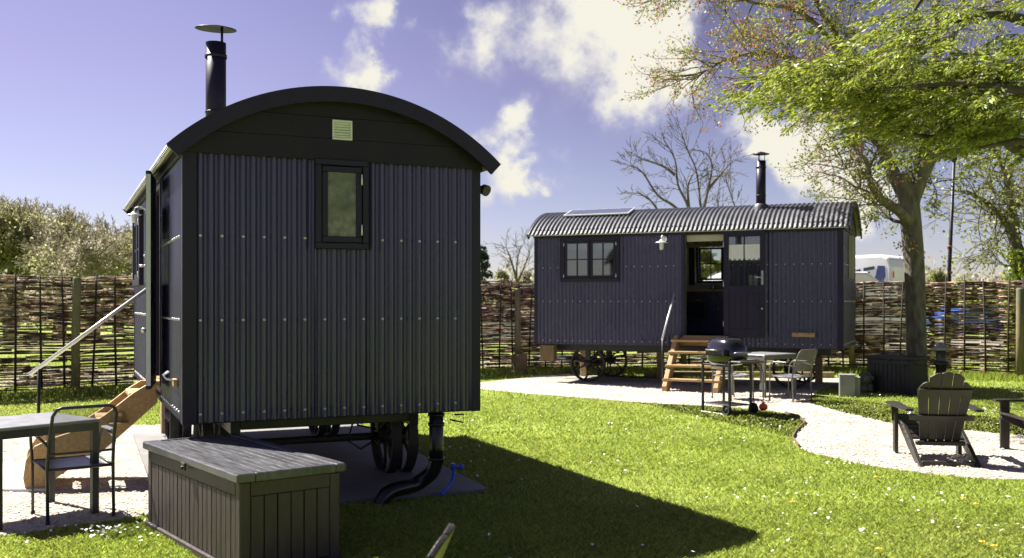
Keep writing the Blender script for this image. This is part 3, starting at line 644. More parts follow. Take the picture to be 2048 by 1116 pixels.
# daisies (uncountable) and dandelions (countable)
def daisies():
    cl=[(225,1068,60,.30),(300,1085,8,.25),(30,1085,6,.3),(1685,935,14,.25),(1700,925,10,.2),(1590,1000,6,.3),(1650,1040,10,.3),(1960,950,18,.5),(1990,1000,10,.4),(1850,960,12,.4),(1980,825,40,.5),(1745,795,6,.2),(1835,832,14,.4),(925,900,10,.35),(880,905,24,.12),(960,930,8,.3),(1480,1000,14,.4),(1410,885,12,.5),(1150,860,14,.8),(1050,840,10,.9),(1700,1075,12,.4),(1780,1000,10,.5),(2000,1060,14,.5),(1250,930,10,.6),(1620,960,8,.5)]
    X=[];Y=[]
    for px,py,n,s in cl:
        x,y=G(px,py); X+=list(rng.normal(x,s*.6,n)); Y+=list(rng.normal(y,s*.35,n))
    x,y=scatter(150,6,16,.55); X=np.array(X+list(x)); Y=np.array(Y+list(y)); k=~(inside(left_gravel,X,Y)|inside(right_gravel,X,Y)|inside(box1poly,X,Y)|inside([tuple(p.xy) for p in sl],X,Y)); X,Y=X[k],Y[k]
    n=len(X); r=.008+.005*rng.random(n); h=.035+.02*rng.random(n); tl=rng.normal(0,.35,(n,2)); V=[];
    for q in range(8):
        a=q*PI/4; dx,dy=np.cos(a)*r,np.sin(a)*r; V.append(np.stack([X+dx,Y+dy,h+dx*tl[:,0]+dy*tl[:,1]],1))
    V=np.stack(V,1).reshape(-1,3); F=np.arange(8*n).reshape(n,8)
    o=npmesh('daisies',V,F,M['petal']); tag(o,kind='stuff')
daisies()
def dandelion(px,py):
    x,y=G(px,py,.05); mb=MB()
    for k in range(14):
        a=2*PI*k/14; mb.add([(0,0,.05),(.02*math.cos(a-.2),.02*math.sin(a-.2),.056),(.023*math.cos(a),.023*math.sin(a),.052),(.02*math.cos(a+.2),.02*math.sin(a+.2),.056)],[(0,1,2,3)])
    mb.sph((0,0,.054),.013,8,0,(1,1,.5)); mb.cyl((0,0,0),(0,0,.05),.002,n=5,mi=1)
    o=mb.build('dandelion',[M['dand'],M['ivy']],loc=(x,y,0)); return o
DL=[(1752,954,'yellow dandelion in the lawn just below the curved gravel path edge'),(1585,1004,'yellow dandelion in the sunny lawn at the left of the right-hand grass'),(1964,1084,'large yellow dandelion near the bottom right corner of the lawn'),(1988,1092,'yellow dandelion at the bottom right, right beside a larger one'),(1758,1098,'yellow dandelion at the bottom edge below the gravel path'),(1952,1008,'yellow dandelion in the lawn below the full lounge chair'),(1927,997,'small orange dandelion in the lawn under the slatted chair'),(1878,949,'yellow dandelion at the gravel edge in front of the slatted chair'),(1004,823,'orange dandelion at the left edge of the sunny lawn beside the near hut')]
for px,py,lb in DL: tag(dandelion(px,py),lb,'flower',group='dandelions in the lawn')
# ------------------------------------------------------------------ fence
def fence(nodes,label,posts):
    x0,y0=nodes[0]; t=thing('woven_fence',label,'fence',(x0,y0,0),0,'woven hazel fence round the garden')
    for i in range(len(nodes)-1):
        a=Vector((nodes[i][0]-x0,nodes[i][1]-y0,0)); b=Vector((nodes[i+1][0]-x0,nodes[i+1][1]-y0,0)); L=(b-a).length; d=(b-a)/L; nrm=Vector((d.y,-d.x,0))
        ns=max(3,int(round(L/.42))); sx=[(k+.5)*L/ns+random.uniform(-.05,.05) for k in range(ns)]; tilt=[random.uniform(-.10,.10) for _ in sx]
        for k,s in enumerate(sx):
            p0=a+d*s+nrm*.05; p1=p0+d*tilt[k]; h=2.0+random.uniform(.05,.26)
            MB().tube([p0+Vector((0,0,-.02)),(p0+p1)/2+d*random.uniform(-.02,.02)+Vector((0,0,h/2)),p1+Vector((0,0,h))],[.022,.019,.013],6).build('stake',M['stake'],t)
        mb=MB(); z=.10; row=0
        while z<2.07:
            # a row is made of overlapping rods
            s=random.uniform(-.1,.0)
            while s<L:
                ln=random.uniform(.35,1.5); e=min(L+.04,s+ln); npt=max(3,int((e-s)/.075)); r0=random.uniform(.013,.022); r1=r0*random.uniform(.65,.9)
                if random.random()<.5: r0,r1=r1,r0
                pts=[];rs=[]; zz=z+random.uniform(-.012,.012); dz=random.uniform(-.03,.03)
                for q in range(npt+1):
                    u=s+(e-s)*q/npt; off=.036*math.cos(PI*(u/(L/ns)-.5)+PI*row)+random.uniform(-.004,.004)
                    top=.03*math.sin(PI*u/L)*(z/2)
                    pts.append(a+d*u+nrm*off+Vector((0,0,zz+dz*q/npt+top))); rs.append(r0+(r1-r0)*q/npt)
                if random.random()<.93: mb.tube(pts,rs,5)
                s=e-random.uniform(-.06,.12)
            z+=random.uniform(.023,.033) if z<1.3 else random.uniform(.021,.029); row+=1
        mb.build('woven_panel',M['weave'],t)
    for (x,y,h,r,tp) in posts:
        MB().tube([(x-x0,y-y0,-.05),(x-x0,y-y0,h*.5),(x-x0+tp,y-y0,h-.03),(x-x0+tp,y-y0,h)],[r,r*.98,r*.95,r*.8],14).build('fence_post',M['post'],t)
    return t
fence(FN[:7],'woven hazel fence left of the near hut with round pine posts',[(-10.35,15.75,2.0,.06,0),(-7.73,17.62,2.08,.075,.03),(-6.76,18.33,2.07,.06,0),(-4.85,19.62,2.0,.06,0),(-2.85,21.0,2.0,.06,0)])
fence(FN[6:12],'woven hazel fence running between and behind the two huts',[(-1.1,22.3,1.95,.06,0),(.13,22.85,1.95,.075,0),(4.0,23.15,2.0,.06,0),(7.8,22.85,2.0,.06,0)])
fence(FN[11:],'woven hazel fence right of the far hut behind the tree trunk',[(10.6,20.75,1.93,.085,0),(12.2,19.45,1.95,.075,0)])
tag(MB().bbox(-.15,.15,-.14,.14,0,.46,.02).build('timber_block',M['woodd'],loc=(.17,22.5,0),rot=(0,0,.3)),'stub of thick timber post under the tow bar of the far hut','timber block')
# timber edging behind/under far hut
g0,g1=G(1288,754),G(1668,756); d=Vector((g1[0]-g0[0],g1[1]-g0[1],0)); 
tag(MB().bbox(0,d.length,-.05,.05,0,.13,.01).build('timber_edging',M['sleeper'],loc=(g0[0],g0[1],0),rot=(0,0,math.atan2(d.y,d.x))),'long pale timber sleeper edging the gravel beneath the far hut','timber edging')
# rusty edging strip at the tip of the lawn
pts=[G(*p) for p in ((1570,829),(1598,836),(1611,848),(1592,866),(1585,880),(1598,896))]; mb=MB()
for i in range(len(pts)-1):
    a=Vector((*pts[i],0));b=Vector((*pts[i+1],0)); dd=(b-a); mb.box(0,dd.length,-.006,.006,0,.045,0,Matrix.Translation(a)@Matrix.Rotation(math.atan2(dd.y,dd.x),4,'Z'))
tag(mb.build('lawn_edging',M['woodd']),'thin brown edging strip at the tongue of lawn by the barbecue','edging')
# ------------------------------------------------------------------ furniture
def storage_box(label,loc,rz,L,W,H,mb_,ml,nf,ns_):
    """origin at near corner; length along +x, width along -y ... built in x 0..L, y 0..W"""
    t=thing('storage_box',label,'storage box',(*loc,0),rz,'resin garden storage boxes')
    zl=H-.055; p=.045
    for (x,y) in ((p,p),(L-p,p),(p,W-p),(L-p,W-p)): MB().bbox(x-.035,x+.035,y-.035,y+.035,.0,zl-.001,.008).build('corner_post',M[mb_],t)
    mb=MB()
    def face(x0,x1,y,n,ax,sg):
        w=(x1-x0)/n
        for i in range(n):
            a,b=x0+i*w+.003,x0+(i+1)*w-.003; off=random.uniform(0,.003)
            if ax=='x': mb.bbox(a,b,min(y,y+sg*.02)+off*sg,max(y,y+sg*.02)+off*sg,.05,zl-.09,.004)
            else: mb.bbox(min(y,y+sg*.02)+off*sg,max(y,y+sg*.02)+off*sg,a,b,.05,zl-.09,.004)
    face(.08,L-.08,.035,nf,'x',-1); face(.08,L-.08,W-.035,nf,'x',1); face(.08,W-.08,.035,ns_,'y',-1); face(.08,W-.08,L-.035,ns_,'y',1)
    mb.box(.05,L-.05,.04,W-.04,.02,zl-.02); mb.build('side_boards',M[mb_],t)
    mb=MB(); mb.bbox(.0805,L-.0805,.008,.03,zl-.0895,zl-.002,.005).bbox(.0805,L-.0805,W-.03,W-.008,zl-.0895,zl-.002,.005).bbox(.008,.03,.0805,W-.0805,zl-.0895,zl-.002,.005).bbox(L-.03,L-.008,.0805,W-.0805,zl-.0895,zl-.002,.005)
    mb.build('top_rail',M[mb_],t)
    mb=MB(); mb.bbox(-.004,L+.004,-.006,.03,0,.048,.006).bbox(-.004,L+.004,W-.03,W+.006,0,.048,.006).bbox(-.004,.03,.0305,W-.0305,0,.048,.006).bbox(L-.03,L+.004,.0305,W-.0305,0,.048,.006); mb.build('base_rim',M[mb_],t)
    lid=MB(); fr=.10
    lid.bbox(-.02,L+.02,-.02,fr,zl,H,.008).bbox(-.02,L+.02,W-.05,W+.02,zl,H,.008)
    n=9; w=(W-.05-fr-.004)/n
    lid.bbox(-.02,.022,fr+.001,W-.051,zl,H,.006).bbox(L-.022,L+.02,fr+.001,W-.051,zl,H,.006)
    for i in range(n): lid.bbox(.0225,L-.0225,fr+.003+i*w,fr+.001+(i+1)*w,zl+.001,H-.006,.004)
    lo=lid.build('lid',M[ml],t)
    MB().bbox(L*.5-.035,L*.5+.035,-.035,-.0205,zl-.035,zl+.015,.005).sph((L*.5,-.035,zl-.02),.014,8).build('latch',M['blackm'],t)
    mb=MB(); mb.tube([(-.022+.012,W*.38,zl-.12),(-.025,W*.5,zl-.07),(-.010,W*.62,zl-.12)],.012,6); mb.build('carry_handle',M[mb_],t)
    return t
# near box: front face (lit) runs away to the left from the near corner
ang=math.atan2(B1D.y,B1D.x)
t=storage_box('weathered grey-lidded storage box in the left foreground in front of the near hut',b1(B1L,0),ang+PI,B1L,B1W,B1H,'boxw','boxl',20,6)
storage_box('dark charcoal storage box at the foot of the big tree trunk',(6.92-.48,17.35+.75),R(-50),.90,.55,.67,'boxb','boxb',9,5)
def table(label,near,d1,d2,L,W,H,topm,fm):
    d1=Vector((*d1,0)).normalized(); rz=math.atan2(d1.y,d1.x); t=thing('garden_table',label,'table',(*near,0),rz,'garden tables on the gravel')
    # x along d1, y along left normal
    sg=1 if (d1.x*d2[1]-d1.y*d2[0])>0 else -1
    y0,y1=(0,W) if sg>0 else (-W,0)
    MB().bbox(0,L,y0,y1,H-.025,H,.006).build('table_top',M[topm],t)
    mb=MB(); mb.bbox(.052,L-.052,y0+.006,y0+.03,H-.085,H-.0255,.003).bbox(.052,L-.052,y1-.03,y1-.006,H-.085,H-.0255,.003).bbox(.006,.03,y0+.052,y1-.052,H-.085,H-.0255,.003).bbox(L-.03,L-.006,y0+.052,y1-.052,H-.085,H-.0255,.003); mb.build('apron',M[fm],t)
    for x in (.027,L-.027):
        for y in (y0+.027,y1-.027): MB().bbox(x-.026,x+.026,y-.026,y+.026,0,H-.0255,.004).build('leg',M[fm],t)
    return t
table('square grey-topped table by the curved steps at the left edge',(-3.2,7.72),(-.63,-.77),(-.77,.64),.78,.76,.74,'tabt','tabf')
table('taupe garden table on the gravel in front of the far hut',(4.29,16.9),(.77,.63),(-.63,.77),.92,.75,.74,'tabt','taupe')
def chair(label,rl,rr,fm,bm,sm,back=.87):
    """rl, rr: the two rear feet; faces the left normal side given"""
    rl=Vector((*rl,0)); rr=Vector((*rr,0)); d=(rr-rl); w=d.length; rz=math.atan2(d.y,d.x); mid=(rl+rr)/2
    t=thing('garden_chair',label,'chair',(mid.x,mid.y,0),rz,'garden armchairs at the tables'); h=w/2; D=.46; lean=.12
    # local: x across, +y forward
    MB().tube([(-h,0,0),(-h,.02,.42),(-h+.005,-.02,.62),(-h+.01,-lean+.02,back-.06),(-h+.035,-lean,back-.012),(-h+.07,-lean,back),(h-.07,-lean,back),(h-.035,-lean,back-.012),(h-.01,-lean+.02,back-.06),(h-.005,-.02,.62),(h,.02,.42),(h,0,0)],.0125,10).build('back_hoop',M[fm],t)
    for s in (-1,1):
        MB().tube([(s*(h+.0),D,0),(s*(h+.005),D-.01,.40),(s*(h+.02),D-.02,.58),(s*(h+.03),D-.06,.635),(s*(h+.03),D-.14,.65),(s*(h+.012),.03,.60),(s*(h+.0),-.02,.58)],.0115,8).build('front_leg',M[fm],t)
        MB().bbox(s*(h+.03)-.024,s*(h+.03)+.024,.10,D-.10,.645,.665,.007).build('armrest',M['armr' if fm=='tabf' else fm],t)
        for y in (0,D): MB().cyl((s*h,y if y==0 else D,0),(s*h,y,.03),.016,n=10).build('foot_cap',M['blackm'],t)
    MB().tube([(-h,.02,.40),(-h,D-.01,.42)],.011,8).tube([(h,.02,.40),(h,D-.01,.42)],.011,8).tube([(-h,.02,.40),(h,.02,.40)],.011,8).tube([(-h,D-.01,.42),(h,D-.01,.42)],.011,8).tube([(-h+.005,-.01,.52),(h-.005,-.01,.52)],.009,8).build('seat_frame',M[fm],t)
    mb=MB(); n=10; vs=[]
    for j in range(2):
        for i in range(n+1):
            y=.02+(D-.03)*i/n; vs.append(((-h+.012) if j==0 else (h-.012),y,.405+.02*i/n-.02*math.sin(PI*i/n)))
    mb.add(vs,[(i,i+1,n+2+i,n+1+i) for i in range(n)],0,True); mb.build('seat',M['seat'],t)
    mb=MB(); n=8; vs=[]
    for j in range(n+1):
        z=.52+(back-.52)*j/n; y=-.01-(lean-.01)*min(1,(j/n)*1.05)
        for x in (-h+.012,0,h-.012): vs.append((x,y-(.012 if x==0 else 0),z))
    mb.add(vs,[(j*3+i,j*3+i+1,j*3+i+4,j*3+i+3) for j in range(n) for i in range(2)],0,True); mb.build('backrest',M[sm],t)
    return t
chair('dark metal armchair at the near grey table in the left foreground',(-3.42,7.33),(-3.05,7.62),'tabf','tabf','sling')
chair('taupe armchair right of the far table, its mesh back towards us',(4.57,16.17),(4.97,16.5),'taupe','taupe','slingl',.86)
chair('taupe armchair at the far table, mostly hidden behind the barbecue',(3.40,16.9),(3.62,16.44),'taupe','taupe','slingl',.86)
def adirondack(label,loc,rz):
    t=thing('slatted_lounge_chair',label,'lounge chair',(*loc,0),rz,'slatted resin lounge chairs'); m=M['adir']
    # back: origin under back bottom; faces +y ; plane leans back
    by,bz=-.0,.20; lean=.40
    def BP(x,s,off=0):   # point on back plane at height s along it
        c=math.cos(lean); sn=math.sin(lean); curv=-.05*(1-(x/.30)**2)
        return (x,by-sn*s+off*c+curv,bz+c*s+off*sn)
    W0,W1=.195,.290; tops=[.70,.775,.80,.775,.70]
    for i in range(5):
        mb=MB(); k=10; vs=[]; fr=[]
        xl0=-W0+2*W0*i/5+.003; xr0=-W0+2*W0*(i+1)/5-.003; xl1=-W1+2*W1*i/5+.003; xr1=-W1+2*W1*(i+1)/5-.003
        def top(f):   # scallop
            if i==0: return tops[0]-.10*(1-f)**2.2+ .0
            if i==4: return tops[0]-.10*f**2.2
            return tops[i]+.015*math.sin(PI*f)+(.05*(f-.5) if i==1 else (-.05*(f-.5) if i==3 else 0))
        col=6; rows=[0,.25,.5,.75,1.]
        for off in (0,-.022):
            for r_ in range(9):
                for c_ in range(col+1):
                    f=c_/col; s=top(f)*r_/8; g=s/.8; x=(xl0+(xl1-xl0)*g)*(1-f)+(xr0+(xr1-xr0)*g)*f; vs.append(BP(x,s,off))
        n1=9*(col+1); fs=[]
        for r_ in range(8):
            for c_ in range(col):
                q=r_*(col+1)+c_; fs.append((q,q+1,q+col+2,q+col+1)); fs.append((n1+q,n1+q+col+1,n1+q+col+2,n1+q+1))
        for c_ in range(col):
            fs.append((c_,n1+c_,n1+c_+1,c_+1)); q=8*(col+1)+c_; fs.append((q,q+1,n1+q+1,n1+q))
        for r_ in range(8):
            q=r_*(col+1); fs.append((q,q+col+1,n1+q+col+1,n1+q)); q+=col; fs.append((q,n1+q,n1+q+col+1,q+col+1))
        mb.add(vs,fs); mb.build('back_slat',m,t,bevel=.005)
    for s,hw in ((.60,W1-.035),(.30,.315)):
        mb=MB(); n=12; vs=[]
        for i in range(n+1):
            x=-hw+2*hw*i/n
            for (ds,of) in ((-.03,-.024),(.03,-.024),(.03,-.045),(-.03,-.045)): vs.append(BP(x,s+ds,of))
        fs=[(i*4+k,i*4+(k+1)%4,(i+1)*4+(k+1)%4,(i+1)*4+k) for i in range(n) for k in range(4)]+[(0,1,2,3),(n*4+3,n*4+2,n*4+1,n*4)]
        mb.add(vs,fs); mb.build('back_rail',m,t,bevel=.004)
    mb=MB(); mb.bbox(-.24,.24,-.11,-.05,.17,.215,.008); mb.build('back_rail',m,t)
    for s in (-1,1):
        # arm
        mb=MB(); p=[(s*.30,-.26),(s*.375,-.26),(s*.40,.0),(s*.42,.35),(s*.42,.52),(s*.385,.56),(s*.30,.56),(s*.275,.50),(s*.29,.25),(s*.305,.0)]
        mb.prism(p,.535,.56,'z'); mb.build('armrest',m,t,bevel=.006)
        MB().bbox(s*.325-.02,s*.325+.02,.40,.50,0,.534,.006).build('front_leg',m,t)
        mb=MB(); mb.prism([(.42,.53),(.50,.53),(.44,.42),(.42,.36)],s*.36-.012,s*.36+.012,'x'); mb.build('arm_bracket',m,t)
        # rear stringer
        mb=MB(); mb.prism([(.52,.36),(.50,.40),(.40,.41),(.0,.24),(-.28,.10),(-.50,.0),(-.36,.0),(-.26,.02),(.05,.135),(.40,.29)],s*.275-.02,s*.275+.02,'x'); mb.build('side_rail',m,t,bevel=.005)
    mb=MB(); mb.bbox(-.2545,.2545,-.40,-.33,.005,.05,.006); mb.build('stretcher',m,t)
    for i in range(6):
        y=.49-.088*i; z=.405-.036*i if i else .392
        MB().bbox(-.30,.30,-.04,.04,-.011,.011,.005,0,Matrix.Translation((0,y,z+.012))@Matrix.Rotation(R(21),4,'X')).build('seat_slat',m,t)
    return t
adirondack('dark slatted lounge chair seen from behind on the curved gravel path',(4.42,10.32),R(-9))
adirondack('dark slatted lounge chair at the right edge, only its arm and front leg in view',(5.93,10.75),R(88))
adirondack('dark slatted lounge chair in the foreground, only its top slat at the bottom edge',(-.565,3.16),R(85))
# barbecue
t=thing('barbecue','black lidded charcoal barbecue on a wheeled cart at the lawn edge','barbecue',(3.17,14.7,0),R(-62)); m=M['blackm']
LX,WY=.30,.20
for x,y in ((-LX,-WY),(-LX,WY),(LX,-WY),(LX,WY)):
    MB().bbox(x-.016,x+.016,y-.016,y+.016,0 if x<0 else .04,.78,.003).build('leg',m,t)
def bowl(sgn):
    vs=[];nz=9;n=36
    for j in range(nz):
        f=j/(nz-1)*PI/2
        for k in range(n):
            a=2*PI*k/n; ca,sa=math.cos(a),math.sin(a); e=.72
            rx,ry=.33,.235; x=rx*math.copysign(abs(ca)**e,ca); y=ry*math.copysign(abs(sa)**e,sa)
            sc=math.cos(f)**(.62 if sgn>0 else .6); vs.append((x*(.35+.65*sc),y*(.25+.75*sc),.86+sgn*math.sin(f)*(.25 if sgn>0 else .14)+ (.004 if sgn>0 else -.004)))
    fs=[(j*n+k,j*n+(k+1)%n,(j+1)*n+(k+1)%n,(j+1)*n+k) for j in range(nz-1) for k in range(n)]+[tuple((nz-1)*n+k for k in range(n))]
    return MB().add(vs,fs,0,True)
lid=bowl(1).build('lid',M['enamel'],t); bowl(-1).build('bowl',M['enamel'],t)
MB().tube([(-.12,-.235,.93),(-.12,-.29,.94),(.12,-.29,.94),(.12,-.235,.93)],.011,8).build('lid_handle',M['steel'],lid)
MB().tube([(.325,-.14,.90),(.37,-.14,.91),(.37,.14,.91),(.325,.14,.90)],.010,8).build('side_handle',M['steel'],lid)
MB().bbox(-.62,-.345,-.20,.20,.775,.80,.006).build('side_shelf',M['boxb'],t); MB().bbox(.345,.56,-.22,.22,.765,.795,.006).build('side_shelf',M['tabf'],t)
mb=MB(); mb.bbox(-LX+.017,LX-.017,-WY-.012,-WY+.012,.70,.73,.003).bbox(-LX+.017,LX-.017,WY-.012,WY+.012,.70,.73,.003); mb.build('cart_rail',m,t)
mb=MB(); mb.bbox(-LX,LX,-WY,WY,.135,.15,.003); mb.build('lower_shelf',m,t)
mb=MB(); mb.bbox(-LX-.02,LX,-WY-.03,-WY-.017,.0,.02,.003); mb.bbox(-LX-.02,LX,WY+.017,WY+.03,.0,.02,.003); mb.build('foot_rail',M['alu'],t)
for y in (-WY-.05,WY+.05):
    e=empty('wheel',t,(LX,y,.085)); mx=Matrix.Rotation(PI/2,4,'X')
    MB().lathe([(.05,-.02),(.085,-.02),(.088,0),(.085,.02),(.05,.02),(.05,-.02)],24,0,mx).build('tyre',M['tyre'],e); MB().lathe([(0,-.015),(.05,-.015),(.05,.015),(0,.015)],18,0,mx).build('rim',m,e)
mb=MB(); mb.tube([(.33,.20,.76),(.40,.30,.74),(.42,.33,.60),(.41,.34,.15)],.006,6); mb.build('gas_hose',m,t)
MB().bbox(.385,.40,.285,.385,.36,.46,.003).build('hose_tag',M['whitep'],t); MB().sph((.42,.33,.115),.065,14,0,(1,1,.85)).cyl((.42,.33,.13),(.42,.33,.19),.02,n=10).build('regulator_cap',M['orange'],t)
# bollard lamp, meter boxes, stone
t=thing('bollard_light','dark bollard light between the storage box and slatted lounge chair','bollard light',(*G(1882,792),0))
MB().lathe([(0,0),(.11,0),(.11,.03),(.085,.04),(.085,.52),(.12,.54),(.13,.57),(.115,.60),(.09,.61),(0,.61)],24).build('post',M['boxb'],t)
MB().lathe([(.085,.61),(.085,.80),(.0,.80)],24).build('lens',M['tabf'],t); MB().lathe([(.0,.93),(.02,.925),(.10,.865),(.135,.84),(.135,.80),(0,.80)],24).build('cap',M['tabt'],t)
t=thing('meter_box','upright grey meter box standing at the end of the far hut','meter box',(*G(1694,793),0),R(-15)); MB().bbox(-.13,.13,-.09,.09,0,.37,.01).build('housing',M['greybox'],t); MB().bbox(-.14,.14,-.10,.10,.3705,.39,.008).build('lid',M['greybox'],t)
t=thing('meter_box','narrow dark-sided meter box just right of the taller grey one','meter box',(*G(1713,793),0),R(-25)); MB().bbox(-.06,.06,-.07,.07,0,.32,.01).build('housing',M['tabt'],t); MB().bbox(-.065,.065,-.075,.075,.3205,.34,.006).build('lid',M['greybox'],t)
mb=MB(); random.seed(4)
for k in range(26):
    a=random.uniform(0,6.28); mb.sph((.10*math.cos(a)*random.random(),.10*math.sin(a)*random.random(),.06+random.random()*.26),random.uniform(.05,.09),7)
x,y=G(1733,786); tag(mb.build('clipped_shrub',M['stone'],loc=(x,y,0)),'small mossy grey mound between meter boxes and dark storage box','shrub')
# blue hose with tap
t=thing('garden_hose','bright blue water hose with tap beside the black waste pipe','hose',(*G(905,985),0)); x0,y0=t.location.x,t.location.y
HPs=[A(906,938,8.65),A(907,950,8.6),A(903,965,8.55),A(893,978,8.45),A(882,990,8.35)]; HPs=[Vector((p.x-x0,p.y-y0,max(.012,p.z))) for p in HPs]
MB().tube(HPs,.014,8).build('hose',M['bluep'],t); q=HPs[0]; MB().cyl(q,q+Vector((.0,0,.05)),.022,n=10).tube([q+Vector((0,0,.03)),q+Vector((.06,0,.01))],.012,8).build('connector',M['bluep'],t)
MB().sph(q+Vector((.075,0,.02)),.024,10).build('tap_handle',M['bluep'],t)
# ------------------------------------------------------------------ trees
def cr(pts,k=5):
    P=[Vector(p) for p in pts]; out=[]
    for i in range(len(P)-1):
        a,b,c,d=P[max(i-1,0)],P[i],P[i+1],P[min(i+2,len(P)-1)]
        for q in range(k):
            t=q/k; out.append(.5*((2*b)+(c-a)*t+(2*a-5*b+4*c-d)*t*t+(3*b-a-3*c+d)*t**3))
    out.append(P[-1]); return out
def lerp_r(rs,n,k):
    out=[]
    for i in range(len(rs)-1):
        for q in range(k): out.append(rs[i]+(rs[i+1]-rs[i])*q/k)
    out.append(rs[-1]); return out
def rv(s=1): return Vector((random.gauss(0,s),random.gauss(0,s),random.gauss(0,s)))
class Twigs:
    """fast tube collector for branches"""
    def __init__(s): s.V=[];s.F=[];s.tips=[];s.o=0
    def tube(s,pts,r0,r1,n=4):
        N=len(pts); d=(pts[-1]-pts[0]); d=d.normalized() if d.length>1e-6 else Vector((0,0,1)); u=d.cross(Vector((0,0,1)) if abs(d.z)<.9 else Vector((1,0,0))).normalized(); w=u.cross(d)
        for i,p in enumerate(pts):
            r=r0+(r1-r0)*i/(N-1)
            for k in range(n):
                a=2*PI*k/n; q=p+(u*math.cos(a)+w*math.sin(a))*r; s.V.append((q.x,q.y,q.z))
        for i in range(N-1):
            for k in range(n): k2=(k+1)%n; s.F.append((s.o+i*n+k,s.o+(i+1)*n+k,s.o+(i+1)*n+k2,s.o+i*n+k2))
        s.o+=N*n
    def grow(s,p,d,L,r,depth,bend=.25,grav=0,split=(2,4),shrink=.62,rmin=.004,spread=.75,bias=None):
        n=5; pts=[p.copy()]; q=p.copy(); dd=d.normalized()
        for i in range(n):
            dd=(dd+rv(bend/2)+Vector((0,0,grav))).normalized()
            if bias is not None: dd=(dd+bias*.12).normalized()
            q=q+dd*L/n; pts.append(q.copy())
        r1=max(rmin,r*.55); s.tube(pts,max(r,rmin),r1,6 if r>.03 else 4)
        if depth==0: s.tips+= [(pts[-1],dd),(pts[-3],dd)]; return
        if depth<=1: s.tips+=[(pts[2],dd)]
        for k in range(random.randint(*split)):
            t=random.uniform(.35,1); i=min(n-1,int(t*n)); b=pts[i].lerp(pts[i+1],t*n-i)
            nd=(dd+rv(spread*.6)).normalized(); s.grow(b,nd,L*shrink*random.uniform(.7,1.2),r*(1-.45*t)*.62,depth-1,bend,grav,split,shrink,rmin,spread,bias)
        s.grow(pts[-1],dd,L*shrink,r1,depth-1,bend,grav,split,shrink,rmin,spread,bias)
    def build(s,name,m,parent): return npmesh(name,s.V,s.F,m,parent,smooth=True) if s.F else None
def leaves(name,C,size,m,parent,asp=.5,flat=0,jit=.3,mi=None):
    C=np.asarray(C,dtype=float); n=len(C); a=rng.normal(size=(n,3)); 
    if flat: a[:,2]*=(1-flat)
    a/=np.linalg.norm(a,axis=1)[:,None]; b=rng.normal(size=(n,3)); b-=a*(a*b).sum(1)[:,None]; b/=np.linalg.norm(b,axis=1)[:,None]
    s=size*(1-jit+2*jit*rng.random(n))[:,None]; a=a*s/2; b=b*s*asp/2
    V=np.stack([C-a,C+b-a*.1,C+a,C-b-a*.1],1).reshape(-1,3)
    return npmesh(name,V,np.arange(4*n).reshape(n,4),m,parent,mi=mi)
def dleaves(name,C,Dr,size,m,parent,asp=.25):
    C=np.asarray(C,float); a=np.asarray(Dr,float); a/=np.linalg.norm(a,axis=1)[:,None]; n=len(C); b=rng.normal(size=(n,3))+np.array([0,0,.2]); b-=a*(a*b).sum(1)[:,None]; b/=np.linalg.norm(b,axis=1)[:,None]
    s=size*(.6+.8*rng.random(n))[:,None]; a=a*s; b=b*s*asp/2
    V=np.stack([C,C+b+a*.45,C+a,C-b+a*.45],1).reshape(-1,3)
    return npmesh(name,V,np.arange(4*n).reshape(n,4),m,parent)
def around(pts,k,s):
    P=np.repeat(np.array([tuple(p) for p in pts]),k,0); return P+rng.normal(size=P.shape)*s
random.seed(21)
